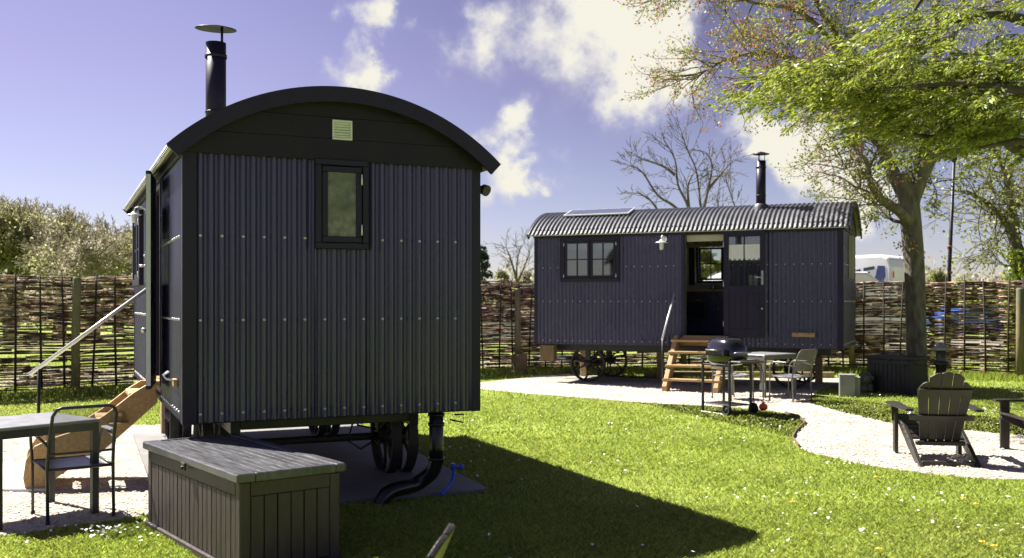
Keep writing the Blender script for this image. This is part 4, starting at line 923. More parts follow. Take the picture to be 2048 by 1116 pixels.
# --- the big tree right of the far hut
TY=19.5
def T(px,py,dy=0): 
    v=A(px,py,TY); v.y+=dy; return v
t=tag(thing('broad_tree','big grey-barked spreading tree behind the dark storage box and slatted lounge chair','tree',(7.93,TY,0)),group=None); o0=Vector((7.93,TY,0))
def sub(l): return [p-o0 for p in l]
main=[Vector((7.93,TY,-.05)),Vector((7.93,TY,.25)),T(1833,700),T(1831,620),T(1829,540),T(1824,470),T(1819,420),T(1813,385),T(1800,350)]
rr_=[.25,.205,.195,.19,.19,.195,.20,.18,.15]
bark=MB(); bark.tube(sub(cr(main,4)),lerp_r(rr_,0,4),16)
limbs=[([T(1816,405),T(1795,345,.2),T(1775,275,.4),T(1748,190,.5),T(1705,95,.4),T(1650,10,.3),T(1600,-70,.2)],[.15,.13,.11,.085,.065,.045,.03]),
 ([T(1822,410),T(1842,345,-.1),T(1850,270,-.2),T(1858,180,-.2),T(1872,70,0),T(1890,-60,.3)],[.14,.125,.11,.09,.06,.04]),
 ([T(1828,420),T(1850,372,.3),T(1878,335,.5),T(1905,290,.7),T(1935,225,1),T(1980,150,1.3)],[.10,.085,.075,.06,.045,.03]),
 ([T(1850,372,.3),T(1858,320,.6),T(1885,240,.8),T(1925,120,1.0)],[.06,.06,.05,.03]),
 ([T(1820,450),T(1790,428,-.3),T(1755,412,-.5),T(1722,396,-.8),T(1703,372,-1.0),T(1694,340,-1.1),T(1668,322,-1.3),T(1640,300,-1.5)],[.11,.10,.085,.075,.055,.04,.03,.018]),
 ([T(1775,285,.4),T(1740,268,.2),T(1700,250,0),T(1655,243,-.3),T(1610,225,-.6)],[.06,.05,.04,.03,.018]),
 ([T(1748,190,.5),T(1690,125,.9),T(1620,85,1.2),T(1540,70,1.4),T(1470,88,1.6),T(1420,120,1.7)],[.07,.055,.045,.035,.022,.012]),
 ([T(1735,165,.5),T(1665,60,.4),T(1590,20,0),T(1500,15,-.3),T(1410,-5,-.6),T(1330,5,-.9)],[.06,.05,.04,.032,.022,.012]),
 ([T(1760,230,.4),T(1700,190,.1),T(1630,165,-.3),T(1550,160,-.6),T(1480,185,-.8)],[.055,.045,.035,.025,.012]),
 ([T(1868,110,0),T(1930,50,.3),T(2000,0,.5),T(2080,-40,.6)],[.06,.045,.03,.02]),
 ([T(1822,440),T(1795,440,.2),T(1770,402,.5),T(1745,360,.8),T(1728,320,1.0)],[.04,.035,.025,.02,.012])]
for pts,r in limbs: bark.tube(sub(cr(pts,4)),lerp_r(r,0,4),9)
for px,py,rr2 in ((1822,470,.1),(1824,590,.06)): bark.sph(T(px,py,-.14)-o0,rr2,10,0,(1,.6,1.2))
bark.build('trunk',M['bark'],t)
tw=Twigs(); tips_l=[]; 
for li,(pts,r) in enumerate(limbs):
    c=cr(pts,6); m=len(c)
    for q in range(int(m*.22),m):
        rep=2 if li in (6,7,8,0) else 1
        for _ in range(rep):
            if random.random()<.8:
                d=(c[min(q+1,m-1)]-c[q-1]).normalized(); nd=(d*.7+rv(.55)+Vector((-.15 if li in(5,6,7,8) else 0,0,.05))).normalized()
                k0=len(tw.tips); tw.grow(c[q]-o0,nd,random.uniform(.35,.85),random.uniform(.012,.02),2,.35,-.01,(1,3),.7,.0035,.8)
                tips_l+=[(p,li) for p,_ in tw.tips[k0:]]
crown=empty('crown',t); tw.build('twigs',M['barkg'],crown)
LP=[];BP_=[]
for p,li in tips_l:
    if li in (6,7,8): (BP_ if random.random()<.7 else LP).append(p)
    elif li in (5,4): BP_.append(p) if random.random()<.45 else (LP.append(p) if random.random()<.4 else 0)
    else: LP.append(p)
leaves('spring_leaves',around(LP,7,.07),.062,M['leafy'],crown,.6); leaves('rusty_buds',around(BP_,3,.05),.042,M['bud'],crown,.8)
extra=[T(random.uniform(1420,1560),random.uniform(-10,60),random.uniform(-1,1))-o0 for _ in range(30)]
leaves('spring_leaves',around(extra,8,.14),.065,M['leafy'],crown,.6)
# --- overhanging evergreen, trunk beyond the right edge
EY=13.5
def E_(px,py,dy=0):
    v=A(px,py,EY); v.y+=dy; return v
ex=Vector((9.6,14.6,0)); t=thing('evergreen_tree','dense green tree whose layered branches hang in from the upper right corner','tree',tuple(ex))
br=MB(); br.tube([Vector((0,0,-.05)),Vector((0,.1,1.5)),Vector((-.1,0,4)),Vector((.1,0,7)),Vector((.2,.1,10))],[.38,.30,.25,.18,.08],14)
EL=[[Vector((9.5,14.6,3.9)),E_(2120,215,.6),E_(2048,172,.2),E_(1960,168,0),E_(1880,180,-.2),E_(1780,190,-.3),E_(1680,185,-.4),E_(1580,180,-.5)],
 [Vector((9.5,14.6,4.4)),E_(2150,150,.3),E_(2040,150,0),E_(1940,150,.2),E_(1850,135,.3),E_(1760,130,.3),E_(1650,110,.2)],
 [Vector((9.5,14.6,3.4)),E_(2120,290,.8),E_(2040,262,.5),E_(1960,260,.3),E_(1880,270,.2),E_(1800,262,0)],
 [Vector((9.5,14.6,5.2)),E_(2100,30,.4),E_(2000,25,.1),E_(1900,45,-.1),E_(1840,70,-.2)],
 [Vector((9.6,14.6,5.8)),E_(2080,-80,.4),E_(1960,-60,.1),E_(1860,-20,-.1),E_(1810,40,-.2)],
 [Vector((9.5,14.6,4.1)),E_(2140,210,-.6),E_(2050,215,-.9),E_(1950,215,-1.1),E_(1850,205,-1.2),E_(1700,215,-1.2)],
 [Vector((9.5,14.6,3.3)),E_(2130,310,-.4),E_(2060,305,-.6),E_(1980,300,-.7),E_(1910,312,-.7)]]
for l in EL: br.tube([p-ex for p in cr(l,4)],lerp_r([.10]+[.085-.068*i/(len(l)-2) for i in range(len(l)-1)],0,4),8)
br.build('trunk',M['barkd'],t)
crown=empty('crown',t); tw=Twigs(); C=[]; C2=[]; Dv=[]; Dv2=[]
EB=[(1720,128,90,22,34),(1690,160,100,22,40),(1610,160,80,16,24),(1780,165,100,28,48),(1880,165,100,32,48),(1980,150,100,34,50),(2080,160,100,60,48),(1560,188,66,10,12),(1640,192,90,12,24),(1750,205,100,16,30),(1850,215,100,22,40),(1950,210,100,28,48),(2060,225,80,40,34),(1830,40,45,60,30),(1850,95,50,36,24),(1930,45,60,20,12),(1990,10,90,24,12),(2050,80,60,20,10),(1880,255,90,18,30),(1970,262,90,22,36),(2060,275,60,30,22),(1800,245,60,10,10),(1930,288,50,14,14),(2180,185,100,50,34),(2290,150,90,60,28),(2190,60,90,40,22),(2180,290,80,40,20),(2330,250,80,60,22),(2420,180,100,140,34)]
for cx,cy,rx,ry,k in EB:
    for _ in range(int(k*1.05)):
        a=random.uniform(0,2*PI); q=random.random()**.5; px=cx+rx*q*math.cos(a); py=cy-8+ry*q*math.sin(a); p=E_(px,py,random.gauss(0,.75))-ex
        d=Vector((-random.uniform(.5,1.1),random.gauss(0,.6),random.uniform(-.22,.12))).normalized(); L=random.uniform(.3,.65)
        st=[p]; q_=p.copy(); dd=d.copy()
        for i in range(5): dd=(dd+rv(.12)+Vector((0,0,-.07))).normalized(); q_=q_+dd*L/5; st.append(q_.copy())
        tw.tube(st,.007,.003,4)
        side=dd.cross(Vector((0,0,1))).normalized()
        for i in range(64):
            f=random.random(); j=min(4,int(f*5)); b=st[j].lerp(st[j+1],f*5-j); sg=random.choice((-1,1)); w=.13*(1-f*.55)*random.random(); pp=b+side*sg*w+dd*w*.5+Vector((0,0,random.gauss(-.01,.022)))
            dr=side*sg*.8+dd*.8+Vector((0,0,random.uniform(-.55,.15)))
            if random.random()<.9: C.append(tuple(pp)); Dv.append(tuple(dr))
            else: C2.append(tuple(pp)); Dv2.append(tuple(dr))
tw.build('twigs',M['barkd'],crown)
dleaves('foliage',C,Dv,.075,M['leafg'],crown,.34); dleaves('young_foliage',C2,Dv2,.075,M['leafy'],crown,.34)
# --- yellow-green tree at the right edge with ivy on its trunk
RY=24
def Q_(px,py,dy=0):
    v=A(px,py,RY); v.y+=dy; return v
rx=Vector((Q_(2050,600).x,RY,0)); t=thing('ivy_clad_tree','yellow-green leafed tree with ivy-covered trunk beyond the fence at the right edge','tree',tuple(rx))
br=MB(); L0=[rx+Vector((0,0,-.1)),Q_(2055,700),Q_(2052,600),Q_(2044,530),Q_(2030,485),Q_(2015,450),Q_(1990,420),Q_(1965,400),Q_(1930,380)]
br.tube([p-rx for p in cr(L0,4)],lerp_r([.28,.24,.21,.18,.13,.09,.07,.05,.03],0,4),12)
L1=[[Q_(2050,560),Q_(2048,480,.3),Q_(2046,400,.5),Q_(2040,300,.6),Q_(2030,190,.8)],[Q_(2048,450,.4),Q_(2020,400,0),Q_(1995,340,-.3),Q_(1960,290,-.5)],[Q_(2046,420,.5),Q_(2075,340,.2),Q_(2100,250,.2)],[Q_(2052,560),Q_(2100,470,.3),Q_(2150,380,.2)]]
for l in L1: br.tube([p-rx for p in cr(l,4)],lerp_r([.11,.09,.06,.04,.02][:len(l)],0,4),8)
br.build('trunk',M['barkg'],t); crown=empty('crown',t); tw=Twigs(); 
for l in [L0[4:]]+L1:
    c=cr(l,6)
    for q in range(3,len(c)):
        for _ in range(1): tw.grow(c[q]-rx,(rv(.6)+Vector((-.3,0,.25))).normalized(),random.uniform(.5,1.1),.020,2,.3,0,(1,3),.68,.006,.8)
tw.build('twigs',M['barkg'],crown); leaves('yellow_leaves',around([p for p,_ in tw.tips][::2],3,.12),.085,M['leafy'],crown,.7)
I=[]
for k in range(3200):
    z=random.uniform(0,2.9); a=random.uniform(0,2*PI); r=.30+random.gauss(0,.12); x=Q_(2053,HY-(z-CH)*FL/RY).x-rx.x; I.append((x+r*math.cos(a),r*math.sin(a),z))
leaves('ivy',I,.11,M['ivy'],t,.9)
# --- bare trees behind the far hut
def bare(label,base,forks,depth,L,r,seed,m='barkg',top=None):
    random.seed(seed); t=thing('bare_tree',label,'tree',tuple(base),0,'bare winter trees'); tr=MB(); tw=Twigs()
    for f in forks:
        pts=[p-base for p in cr(f,4)]; tr.tube(pts,lerp_r([r*(1-.75*i/(len(f)-1)) for i in range(len(f))],0,4),8)
        for q in range(int(len(pts)*.3),len(pts)):
            d=(pts[min(q+1,len(pts)-1)]-pts[q-1]).normalized()
            tw.grow(pts[q],(d*.8+rv(.45)).normalized(),L*random.uniform(.5,1.),r*.22,depth,.3,.01,(1,2),.68,.008,.7)
    tr.build('trunk',M[m],t); tw.build('crown',M[m],t); return t,tw
BY=34
def B_(px,py,dy=0):
    v=A(px,py,BY); v.y+=dy; return v
b0=B_(1395,700); b0.z=0
bare('bare branching tree rising behind the far hut roof left of its flue',b0,[[b0,B_(1395,520),B_(1402,440),B_(1400,400),B_(1392,340),B_(1375,300),B_(1362,262)],[B_(1402,440),B_(1416,380),B_(1424,330),B_(1412,305)],[B_(1416,380),B_(1440,350),B_(1462,325)],[B_(1395,520),B_(1378,420),B_(1356,370),B_(1350,320),B_(1325,275)],[B_(1350,350),B_(1325,332),B_(1282,318)],[B_(1378,440),B_(1345,410),B_(1315,390),B_(1285,345),B_(1262,330)],[B_(1378,420),B_(1376,370),B_(1392,340)],[B_(1395,520),B_(1330,440),B_(1300,400),B_(1275,385)]],2,.6,.06,5)
b0=B_(1500,700,3); b0.z=0
bare('smaller bare tree behind the far hut just left of its flue pipe',b0,[[b0,B_(1498,500,3),B_(1490,430,3),B_(1472,395,3),B_(1475,350,3),B_(1482,310,3)],[B_(1498,500,3),B_(1512,420,3),B_(1500,370,3),B_(1488,330,3)]],2,.55,.04,9)
DY=52
def D_(px,py,dy=0):
    v=A(px,py,DY); v.y+=dy; return v
b0=D_(1033,620); b0.z=0
bare('pale bare tree in the distance between the two huts',b0,[[b0,D_(1033,560),D_(1035,520),D_(1042,492)],[D_(1033,560),D_(1022,520),D_(1012,495)],[D_(1033,570),D_(1050,530),D_(1060,505)]],2,1.0,.07,3)
# --- far leafy trees
def far_tree(label,px,ptop,pw,Y,m,n=5000,size=.22,seed=1,name='far_tree',lobes=9,mix=None,low=.2,bk='barkg'):
    random.seed(seed); x=(px-1024)/FL*Y; H=CH+(HY-ptop)/FL*Y; W=pw/FL*Y/2; base=Vector((x,Y,0)); t=thing(name,label,'tree',tuple(base),0,'trees beyond the fence')
    tr=MB(); tr.tube([Vector((0,0,-.1)),Vector((0,0,H*.25)),Vector((random.uniform(-.3,.3),0,H*.5)),Vector((0,0,H*.8))],[W*.07,W*.055,W*.04,W*.015],8)
    tr.build('trunk',M[bk],t); crown=empty('crown',t); tw=Twigs(); cs=[]
    for k in range(lobes*3):
        a=random.uniform(0,2*PI); el=random.uniform(-.15,1); rr=random.uniform(.45,.82)
        u=random.random()**.8; rad=W*(.92*math.sqrt(max(0,1-(1.9*u-.75)**2)) if u<.95 else .15)*random.uniform(.35,1.)
        c=Vector((rad*math.cos(a),rad*math.sin(a)*.8,H*(.10+.80*u))); cs.append((c,W*random.uniform(.18,.36)*(1.1-.4*u)))
        s=Vector((0,0,H*random.uniform(.2,.55))); tw.tube([s,s.lerp(c,.5)+rv(.1*W),c],W*.022,.012,4)
        for _ in range(5): tw.grow(c,rv(1)+Vector((0,0,.5)),W*.22,.015,1,.3,0,(2,3),.7,.011,.8)
    P=[];n=int(n*1.9);per=n//len(cs)
    for c,r in cs:
        q=rng.normal(size=(per,3)); q/=np.linalg.norm(q,axis=1)[:,None]; q*=(r*(.35+.85*rng.random(per)**.6))[:,None]; q[:,2]*=.8; P.append(q+np.array(tuple(c)))
    P=np.concatenate(P); tw.build('branches',M[bk],crown)
    if mix: 
        k=rng.random(len(P))<.5; leaves('foliage',P[k],size,M[m],crown,.6); leaves('foliage',P[~k],size,M[mix],crown,.6)
    else: leaves('foliage',P,size,M[m],crown,.6)
    return t
def canopy(label,lobes,Y,m1,m2,seed,size=.13,dens=1.5):
    random.seed(seed); cx=sum(l[0] for l in lobes)/len(lobes); base=A(cx,603,Y); base.z=0; t=thing('far_tree',label,'tree',tuple(base),0,'trees beyond the fence')
    crown=empty('crown',t); tw=Twigs(); P=[];Q=[]; k=Y/FL
    for (px,py,rx,ry) in lobes:
        c=A(px,py,Y)-base; c.y+=random.uniform(-1.5,1.5); s=Vector((c.x*.25,0,c.z*.35)); tw.tube([Vector((c.x*.1,0,-.1)),s,s.lerp(c,.6)+rv(.1),c],.16,.03,6)
        for _ in range(int(rx*ry/26)):
            u=rv(1).normalized()*random.random()**.33; p=c+Vector((u.x*rx*k,u.y*rx*k,u.z*ry*k)); tw.grow(p,(u+Vector((0,0,.6))).normalized(),.45,.020,2,.35,0,(2,3),.7,.012,.8)
        for _ in range(int(rx*ry/70)):   # leafy clumps
            u=rv(1).normalized()*random.random()**.38; p=c+Vector((u.x*rx*k,u.y*rx*k,u.z*ry*k)); r=random.uniform(.25,.55); n=int(110*dens*r/.4)
            q=rng.normal(size=(n,3))*r*.55+np.array(tuple(p)); (P if random.random()<.55 else Q).append(q)
    MB().tube([Vector((0,0,-.1)),Vector((.1,0,1.5)),Vector((0,0,3.0))],[.30,.24,.16],10).build('trunk',M['barkg'],t)
    tw.build('branches',M['leafp'],crown); leaves('foliage',np.concatenate(P),size,M[m1],crown,.6); leaves('foliage',np.concatenate(Q),size,M[m2],crown,.6)
canopy('tall olive-green tree above the fence at the far left edge',[(-40,455,70,50),(15,460,62,44),(58,464,46,38),(35,500,75,50),(-25,510,70,45),(75,505,50,45)],46,'leafo','leafo',1)
canopy('yellow-green tree at the left above the fence, right of the tallest one',[(108,470,42,34),(128,492,30,36),(100,515,48,34),(135,530,30,24)],43,'leafo','leafp',2)
canopy('rounded brown-grey tree above the fence just left of the near hut',[(236,492,44,34),(212,512,44,32),(258,508,34,32),(236,532,56,24)],52,'leafp','leafo',4,dens=1.1)
canopy('pinkish pale bushy tree low above the fence between two taller trees on the left',[(172,520,34,24),(196,512,32,24),(185,538,46,18)],40,'leafp','leafp',5,dens=1.2)
canopy('small twiggy tree half hidden behind the left side of the near hut',[(290,495,36,32),(300,525,40,26)],48,'leafp','leafo',6,dens=1.)
P=[]
for k in range(15000):
    x=random.uniform(-48,-10); P.append((x,62+random.uniform(-1.5,1.5),random.random()**.8*(3.6+.5*math.sin(x*.6)+.3*math.sin(x*1.7))))
tag(leaves('distant_woodland',P,.26,M['leafp'],None,.7),kind='stuff')
far_tree('low grey-green scrub above the fence between the huts',1005,530,80,56,'leafp',3800,.18,7,mix='leafo')
far_tree('pale scrub tree above the fence just left of the far hut',1052,535,60,60,'leafp',3000,.18,8)
far_tree('yellow-green low tree above the fence right of the big trunk',1875,535,90,55,'leafy',3600,.16,9,mix='leafp')
far_tree('sparse yellowish low tree above the fence right of the lamp pole',1945,540,90,58,'leafo',3800,.16,10,mix='leafy')
far_tree('olive scrub above the fence near the ivy-clad tree',2020,548,90,52,'leafo',3400,.16,11)
far_tree('green hedge tree seen through the window of the far hut',1405,480,120,42,'leafo',3600,.18,12,mix='leafg')
# hedgerow far behind everything
P=[];
for k in range(46000):
    x=random.uniform(-75,75); P.append((x,88+random.uniform(-3,3),abs(random.gauss(0,1))*.9+random.random()*(2.2+.9*math.sin(x*.21)+.6*math.sin(x*.73+1))))
tag(leaves('distant_hedgerow',P,.42,M['leafp'],None,.7,mi=None),kind='stuff')
P=np.array(P)+np.array([0,-4,-.7]); tag(leaves('distant_hedgerow',P[::2],.42,M['leafo'],None,.7),kind='stuff')
P=[]
for k in range(16000):
    x=random.uniform(-30,30); h=2.1+.25*math.sin(x*.5)+.1*math.sin(x*1.3+1); P.append((x,-10.5+random.gauss(0,.7),h*random.random()**.8))
tag(leaves('added_hedge',P,.5,M['leafd'],None,.8),kind='stuff')  # unseen hedge added behind the camera to cut sky fill and show in panes
# conifer
cx=A(962,600,44); t=thing('conifer','dark green conifer beyond the fence right of the near hut','tree',(cx.x,44,0)); H=1.65+(603-487)/FL*44
MB().cyl((0,0,0),(0,0,H*.97),.14,.02,n=8).build('trunk',M['barkd'],t); C=[];tw=Twigs()
for k in range(90):
    z=H*random.uniform(.12,.98); L=(1-z/H)*1.5+.12; a=random.uniform(0,2*PI); e=Vector((L*math.cos(a),L*math.sin(a),-.1*L)); s=Vector((0,0,z)); tw.tube([s,s+e*.5+Vector((0,0,.06)),s+e],.025,.01,4)
    for i in range(60):
        f=random.random()**.7; w=.22*(1.1-f); p=s+e*f+Vector((random.uniform(-w,w),random.uniform(-w,w),random.gauss(-.03,.05))); C.append(tuple(p))
cr_=empty('crown',t); tw.build('branches',M['barkd'],cr_); leaves('needles',C,.13,M['leafd'],cr_,.4,flat=.5)
# lamp pole
x,y=G(1896,745); t=thing('lamp_pole','tall thin dark pole standing by the fence right of the big tree','pole',(x,y,0)); px=t.location
MB().tube([(0,0,0),(.03,0,2.4),(.14,0,4.9)],[.055,.045,.035],12).build('shaft',M['boxb'],t); MB().cyl((0,0,0),(0,0,.5),.075,n=14).build('base_sleeve',M['boxb'],t)
MB().lathe([(.035,4.88),(.07,4.95),(.07,5.15),(.16,5.17),(.02,5.26)],16,0,Matrix.Translation((.14,0,0))).build('lantern',M['boxb'],t)
mb=MB()
for z in (2.3,2.9): MB().cyl((.04,0,z),(.05,0,z+.05),.055,n=12).build('band',M['bud'],t)
# ------------------------------------------------------------------ vehicles beyond the fence
def van_like(label,x,y,rz,L,W,H,prof,win,stripe,name='motorhome',cat='motorhome'):
    t=thing(name,label,cat,(x,y,0),rz); mb=MB(); mb.prism(prof,-W/2,W/2,'y'); mb.build('body',M['white'],t,bevel=.09)
    for s in (-1,1):
        yy=s*(W/2+.004)
        for i,q in enumerate(win): 
            m=MB(); m.prism(q,min(yy,yy+s*.02),max(yy,yy+s*.02),'y'); m.build('window',M['dglass'],t)
        for q in stripe: m=MB(); m.prism(q,min(yy,yy+s*.006),max(yy,yy+s*.006),'y'); m.build('side_stripe',M['navyst'],t)
        for wx in (L*.2,L*.8): 
            e=empty('wheel',t,(wx-L/2,s*(W/2-.1),.34)); mx=Matrix.Rotation(PI/2,4,'X'); MB().lathe([(.0,-.1),(.34,-.1),(.34,.1),(0,.1)],24,0,mx).build('tyre',M['tyre'],e); MB().lathe([(0,-.115),(.2,-.11),(.2,.11),(0,.115)],20,0,mx).build('rim',M['alu'],e)
    return t
# motorhome: rear end towards +x
L=6.6
prof=[(-L/2,.35),(L/2,.35),(L/2,2.75),(L/2-.10,3.05),(L/2-.35,3.15),(-L/2+1.6,3.1),(-L/2+.8,2.6),(-L/2+.2,1.5),(-L/2,1.1)]
x=(1708-1024)/FL*32
mh=van_like('white motorhome with dark angled windows parked behind the fence by the tree trunk',10.2,34.4,R(-40),L,2.3,3.15,prof,[[(1.75,2.52),(2.3,2.60),(2.3,2.70),(1.75,2.54)],[(2.4,2.62),(2.75,2.68),(2.75,2.78),(2.4,2.72)]],[[(2.55,2.0),(2.85,2.0),(3.1,2.45),(3.08,2.78),(2.85,2.79),(2.8,2.5)],[(2.1,1.95),(2.2,1.95),(2.62,2.6),(2.45,2.6)]])
MB().bbox(L/2+.002,L/2+.03,-.6,.6,1.5,2.2,.01).build('rear_window',M['dglass'],mh)
for y_ in (-1,1): MB().bbox(L/2+.0,L/2+.03,y_*1.03-.04,y_*1.03+.04,2.4,2.6,.01).build('tail_light',M['orange'],mh)
MB().tube([(1.3,0,3.1),(1.3,0,3.28),(1.7,0,3.29)],.02,6).build('aerial',M['blackm'],mh)
L=5.6; prof=[(-L/2,.5),(L/2,.5),(L/2+.1,1.3),(L/2-.15,2.2),(L/2-.6,2.55),(-L/2+1.1,2.6),(-L/2+.5,2.35),(-L/2+.05,1.6),(-L/2-.05,1.1)]
van_like('white caravan with rounded front seen through the window of the far hut',8.5,31,R(4),L,2.2,2.6,prof,[[(-.5,1.45),(.6,1.45),(.6,2.1),(-.5,2.1)],[(1.2,1.45),(2.1,1.45),(2.1,2.1),(1.2,2.1)]],[[(-2.7,1.15),(2.6,1.25),(2.6,1.32),(-2.72,1.25)]],'caravan','caravan')
def car(label,x,y,rz,paint):
    t=thing('parked_car',label,'car',(x,y,0),rz,'cars parked beyond the fence')
    p=[(-2.05,.30),(2.05,.30),(2.1,.62),(1.95,.80),(1.15,.93),(.45,1.42),(-.95,1.46),(-1.75,1.05),(-2.1,.95)]
    mb=MB(); mb.prism(p,-.85,.85,'y'); mb.build('body',paint,t,bevel=.07)
    for s in (-1,1):
        for q in ([(-.85,.98),(-.05,.98),(-.05,1.36),(-.80,1.38)],[(.02,.98),(.98,.97),(.42,1.35),(.02,1.36)]): m=MB(); m.prism(q,min(s*.852,s*.86),max(s*.852,s*.86),'y'); m.build('window',M['dglass'],t)
        for wx in (-1.3,1.3):
            e=empty('wheel',t,(wx,s*.78,.31)); mx=Matrix.Rotation(PI/2,4,'X'); MB().lathe([(.0,-.1),(.31,-.1),(.31,.1),(0,.1)],22,0,mx).build('tyre',M['tyre'],e); MB().lathe([(0,-.115),(.19,-.11),(.19,.11),(0,.115)],18,0,mx).build('rim',M['alu'],e)
        MB().bbox(2.02,2.09,s*.62-.14,s*.62+.14,.64,.76,.01).build('headlight',M['alu'],t)
    m=MB(); m.add([(1.13,-.72,.965),(1.13,.72,.965),(.50,.62,1.405),(.50,-.62,1.405)],[(0,1,2,3)]); m.build('windscreen',M['dglass'],t); return t
car('white car glimpsed through the fence between the two huts',-.35,33.5,R(8),M['carsil'])
car('blue car glimpsed through the fence right of the lamp pole',21.0,45,R(5),M['carblue'])
# ------------------------------------------------------------------ sky, sun, camera
EL_=51.; sx,sy=.83,-.558; SAZ=math.atan2(-sx,-sy)   # to-sun horizontal direction (-sx,-sy)
w=bpy.data.worlds.new('World'); SC.world=w; w.use_nodes=True; t=w.node_tree; t.nodes.clear(); b=NB(t)
out=b.n('ShaderNodeOutputWorld'); bg=b.n('ShaderNodeBackground'); sky=b.n('ShaderNodeTexSky'); sky.sky_type='NISHITA'; sky.sun_disc=False; sky.sun_elevation=R(EL_); sky.sun_rotation=math.atan2(-sx,-sy); sky.air_density=1.0; sky.dust_density=.35; sky.ozone_density=2.2; sky.altitude=0
tc=b.n('ShaderNodeTexCoord'); D=tc.outputs['Generated']
def vm(op,a,bb=None,sc=None):
    n=b.n('ShaderNodeVectorMath',operation=op); 
    for i,q in enumerate((a,bb)):
        if q is None: continue
        if isinstance(q,bpy.types.NodeSocket): b.l(q,n.inputs[i])
        else: n.inputs[i].default_value=q
    if sc is not None: n.inputs['Scale'].default_value=sc
    return n
def mth(op,a,c=None,cl=False):
    n=b.n('ShaderNodeMath',operation=op,use_clamp=cl)
    for i,q in enumerate((a,c)):
        if q is None: continue
        if isinstance(q,bpy.types.NodeSocket): b.l(q,n.inputs[i])
        else: n.inputs[i].default_value=q
    return n.outputs[0]
nz=b.n('ShaderNodeTexNoise',i_Vector=D); nz.inputs['Scale'].default_value=11; nz.inputs['Detail'].default_value=9; nz.inputs['Roughness'].default_value=.58
wp=vm('SUBTRACT',nz.outputs['Color'],(.5,.5,.5)); wp2=vm('SCALE',wp.outputs[0],None,.125); DW=vm('ADD',D,wp2.outputs[0]).outputs[0]
n2=b.n('ShaderNodeTexNoise',i_Vector=D); n2.inputs['Scale'].default_value=26; n2.inputs['Detail'].default_value=8; n2.inputs['Roughness'].default_value=.6
CL=[(1265,80,135,1),(1150,60,110,.62),(1320,120,110,1),(1250,200,85,.9),(1370,60,80,.8),(1260,-60,150,1),(1040,80,90,.58),(940,85,75,.58),(985,35,60,.62),(890,85,45,.4),(740,40,55,.7),(705,70,40,.55),(770,65,40,.7),(700,130,52,.75),(735,145,38,.8),(828,52,22,.5),(1105,325,58,1.1),(1050,340,55,1.1),(1000,295,60,1.1),(1030,235,46,.9),(1010,370,55,.8),(965,410,45,.6),(975,470,30,.6),(1495,268,55,1.3),(1530,300,50,1.1),(1600,310,80,1.2),(1660,360,110,1.2),(1750,400,90,.9),(1580,380,80,.6),(1700,440,70,.7),(1400,150,60,.5),(5,105,26,.45),(-10,150,40,.45),(850,150,90,.12),(1120,180,110,.25),(430,120,90,.04),(1450,-200,200,.7),(-500,150,150,.5),(2500,200,200,.7),(300,-300,120,.6)]
acc=None; 
for px,py,r,s in CL:
    d=Vector(((px-1024)/FL,1,(HY-py)/FL)); ln=d.length; d.normalize()
    dist=b.n('ShaderNodeVectorMath',operation='DISTANCE'); b.l(DW,dist.inputs[0]); dist.inputs[1].default_value=d
    mr=b.n('ShaderNodeMapRange',i_Value=dist.outputs['Value']); mr.interpolation_type='SMOOTHSTEP'; mr.inputs['From Min'].default_value=0; mr.inputs['From Max'].default_value=r*1.35/FL/ln; mr.inputs['To Min'].default_value=s; mr.inputs['To Max'].default_value=0
    acc=mr.outputs[0] if acc is None else mth('ADD',acc,mr.outputs[0])
# scattered clouds for the parts of the sky out of the picture
nb=b.n('ShaderNodeTexNoise',i_Vector=D); nb.inputs['Scale'].default_value=2.4; nb.inputs['Detail'].default_value=8
sep=b.n('ShaderNodeSeparateXYZ',i_Vector=D); back=b.n('ShaderNodeMapRange',i_Value=sep.outputs[1]); back.inputs['From Min'].default_value=.55; back.inputs['From Max'].default_value=.1
oth=b.n('ShaderNodeMapRange',i_Value=nb.outputs[0]); oth.inputs['From Min'].default_value=.58; oth.inputs['From Max'].default_value=.85
acc=mth('ADD',acc,mth('MULTIPLY',mth('MULTIPLY',oth.outputs[0],back.outputs[0]),.4))
dens=mth('ADD',acc,mth('MULTIPLY',mth('SUBTRACT',n2.outputs[0],.5),mth('MULTIPLY',mth('MINIMUM',acc,.6),3.0)))
cm=b.n('ShaderNodeMapRange',i_Value=dens); cm.interpolation_type='SMOOTHSTEP'; cm.inputs['From Min'].default_value=.10; cm.inputs['From Max'].default_value=1.08
ramp=b.n('ShaderNodeValToRGB',i_Fac=mth('MULTIPLY',dens,.75)); e_=ramp.color_ramp.elements; e_[0].position=.15; e_[0].color=(0.194,0.194,0.266,1); e_[1].position=.85; e_[1].color=(0.328,0.317,0.278,1)
m_=ramp.color_ramp.elements.new(.45); m_.color=(0.248,0.245,0.270,1)
SKYS=.041
sk=b.n('ShaderNodeMix',data_type='RGBA',blend_type='MULTIPLY'); sk.inputs[0].default_value=1; b.l(sky.outputs[0],sk.inputs[6]); tm=b.n('ShaderNodeMix',data_type='RGBA'); zt=b.n('ShaderNodeMapRange',i_Value=b.n('ShaderNodeSeparateXYZ',i_Vector=D).outputs[2]); zt.inputs['From Min'].default_value=.02; zt.inputs['From Max'].default_value=.22
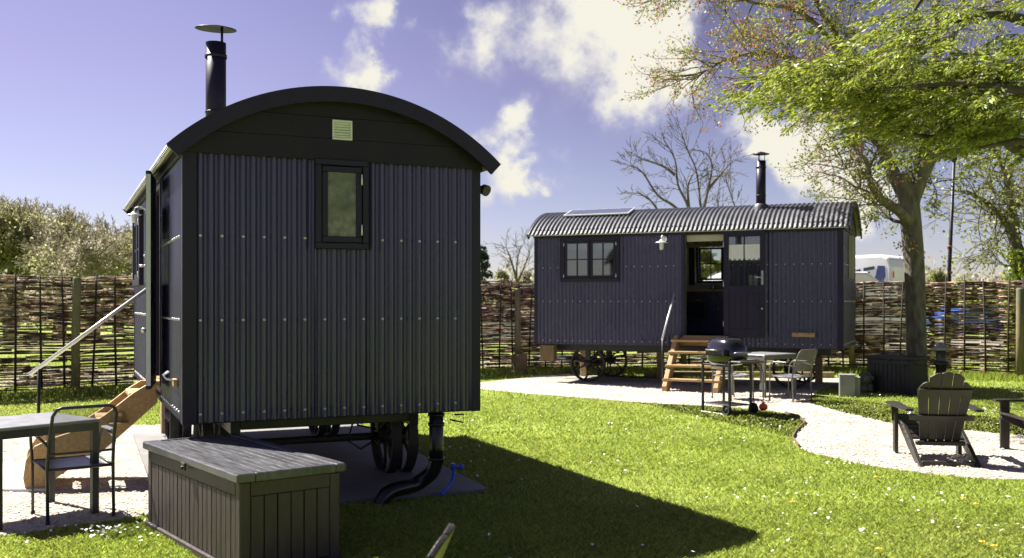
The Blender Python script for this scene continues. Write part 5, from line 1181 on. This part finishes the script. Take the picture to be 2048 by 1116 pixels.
b.l(zt.outputs[0],tm.inputs[0]); tm.inputs[6].default_value=(.95*SKYS,.88*SKYS,1.06*SKYS,1); tm.inputs[7].default_value=(1.22*SKYS,.80*SKYS,.95*SKYS,1); b.l(tm.outputs[2],sk.inputs[7])
sx1=b.n('ShaderNodeMapRange',i_Value=sep.outputs[0]); sx1.interpolation_type='SMOOTHSTEP'; sx1.inputs['From Min'].default_value=-.35; sx1.inputs['From Max'].default_value=.30
sz1=b.n('ShaderNodeMapRange',i_Value=sep.outputs[2]); sz1.inputs['From Min'].default_value=.03; sz1.inputs['From Max'].default_value=.32
dk=mth('SUBTRACT',1.0,mth('MULTIPLY',mth('MULTIPLY',sx1.outputs[0],sz1.outputs[0]),.50))
sk2=b.n('ShaderNodeVectorMath',operation='SCALE'); b.l(sk.outputs[2],sk2.inputs[0]); b.l(dk,sk2.inputs['Scale'])
cs=b.n('ShaderNodeMix',data_type='RGBA'); b.l(cm.outputs[0],cs.inputs[0]); b.l(sk2.outputs[0],cs.inputs[6]); b.l(ramp.outputs[0],cs.inputs[7])
b.l(cs.outputs[2],bg.inputs[0]); bg.inputs[1].default_value=1.0; b.l(bg.outputs[0],out.inputs[0])
sd=bpy.data.lights.new('sun','SUN'); sd.energy=5.0; sd.angle=R(.5); sd.color=(1,.95,.86); so=bpy.data.objects.new('sun',sd); COL.objects.link(so)
dirn=Vector((sx*math.cos(R(EL_)),sy*math.cos(R(EL_)),-math.sin(R(EL_)))); so.rotation_euler=dirn.to_track_quat('-Z','Y').to_euler(); so.location=(-10,15,20)
cd=bpy.data.cameras.new('camera'); cam=bpy.data.objects.new('camera',cd); COL.objects.link(cam); cam.location=(0,0,CH); cam.rotation_euler=(PI/2,0,0); cd.sensor_width=36; cd.lens=FL/2048*36; cd.shift_y=45/2048; cd.clip_end=2000; cd.clip_start=.05
cd.dof.use_dof=True; cd.dof.focus_distance=8.0; cd.dof.aperture_fstop=3.5
SC.camera=cam
vs_=SC.view_settings; vs_.view_transform='Standard'; vs_.look='None'; vs_.exposure=1.5; vs_.gamma=1
SC.cycles.use_denoising=True; SC.cycles.max_bounces=8; SC.cycles.transparent_max_bounces=16
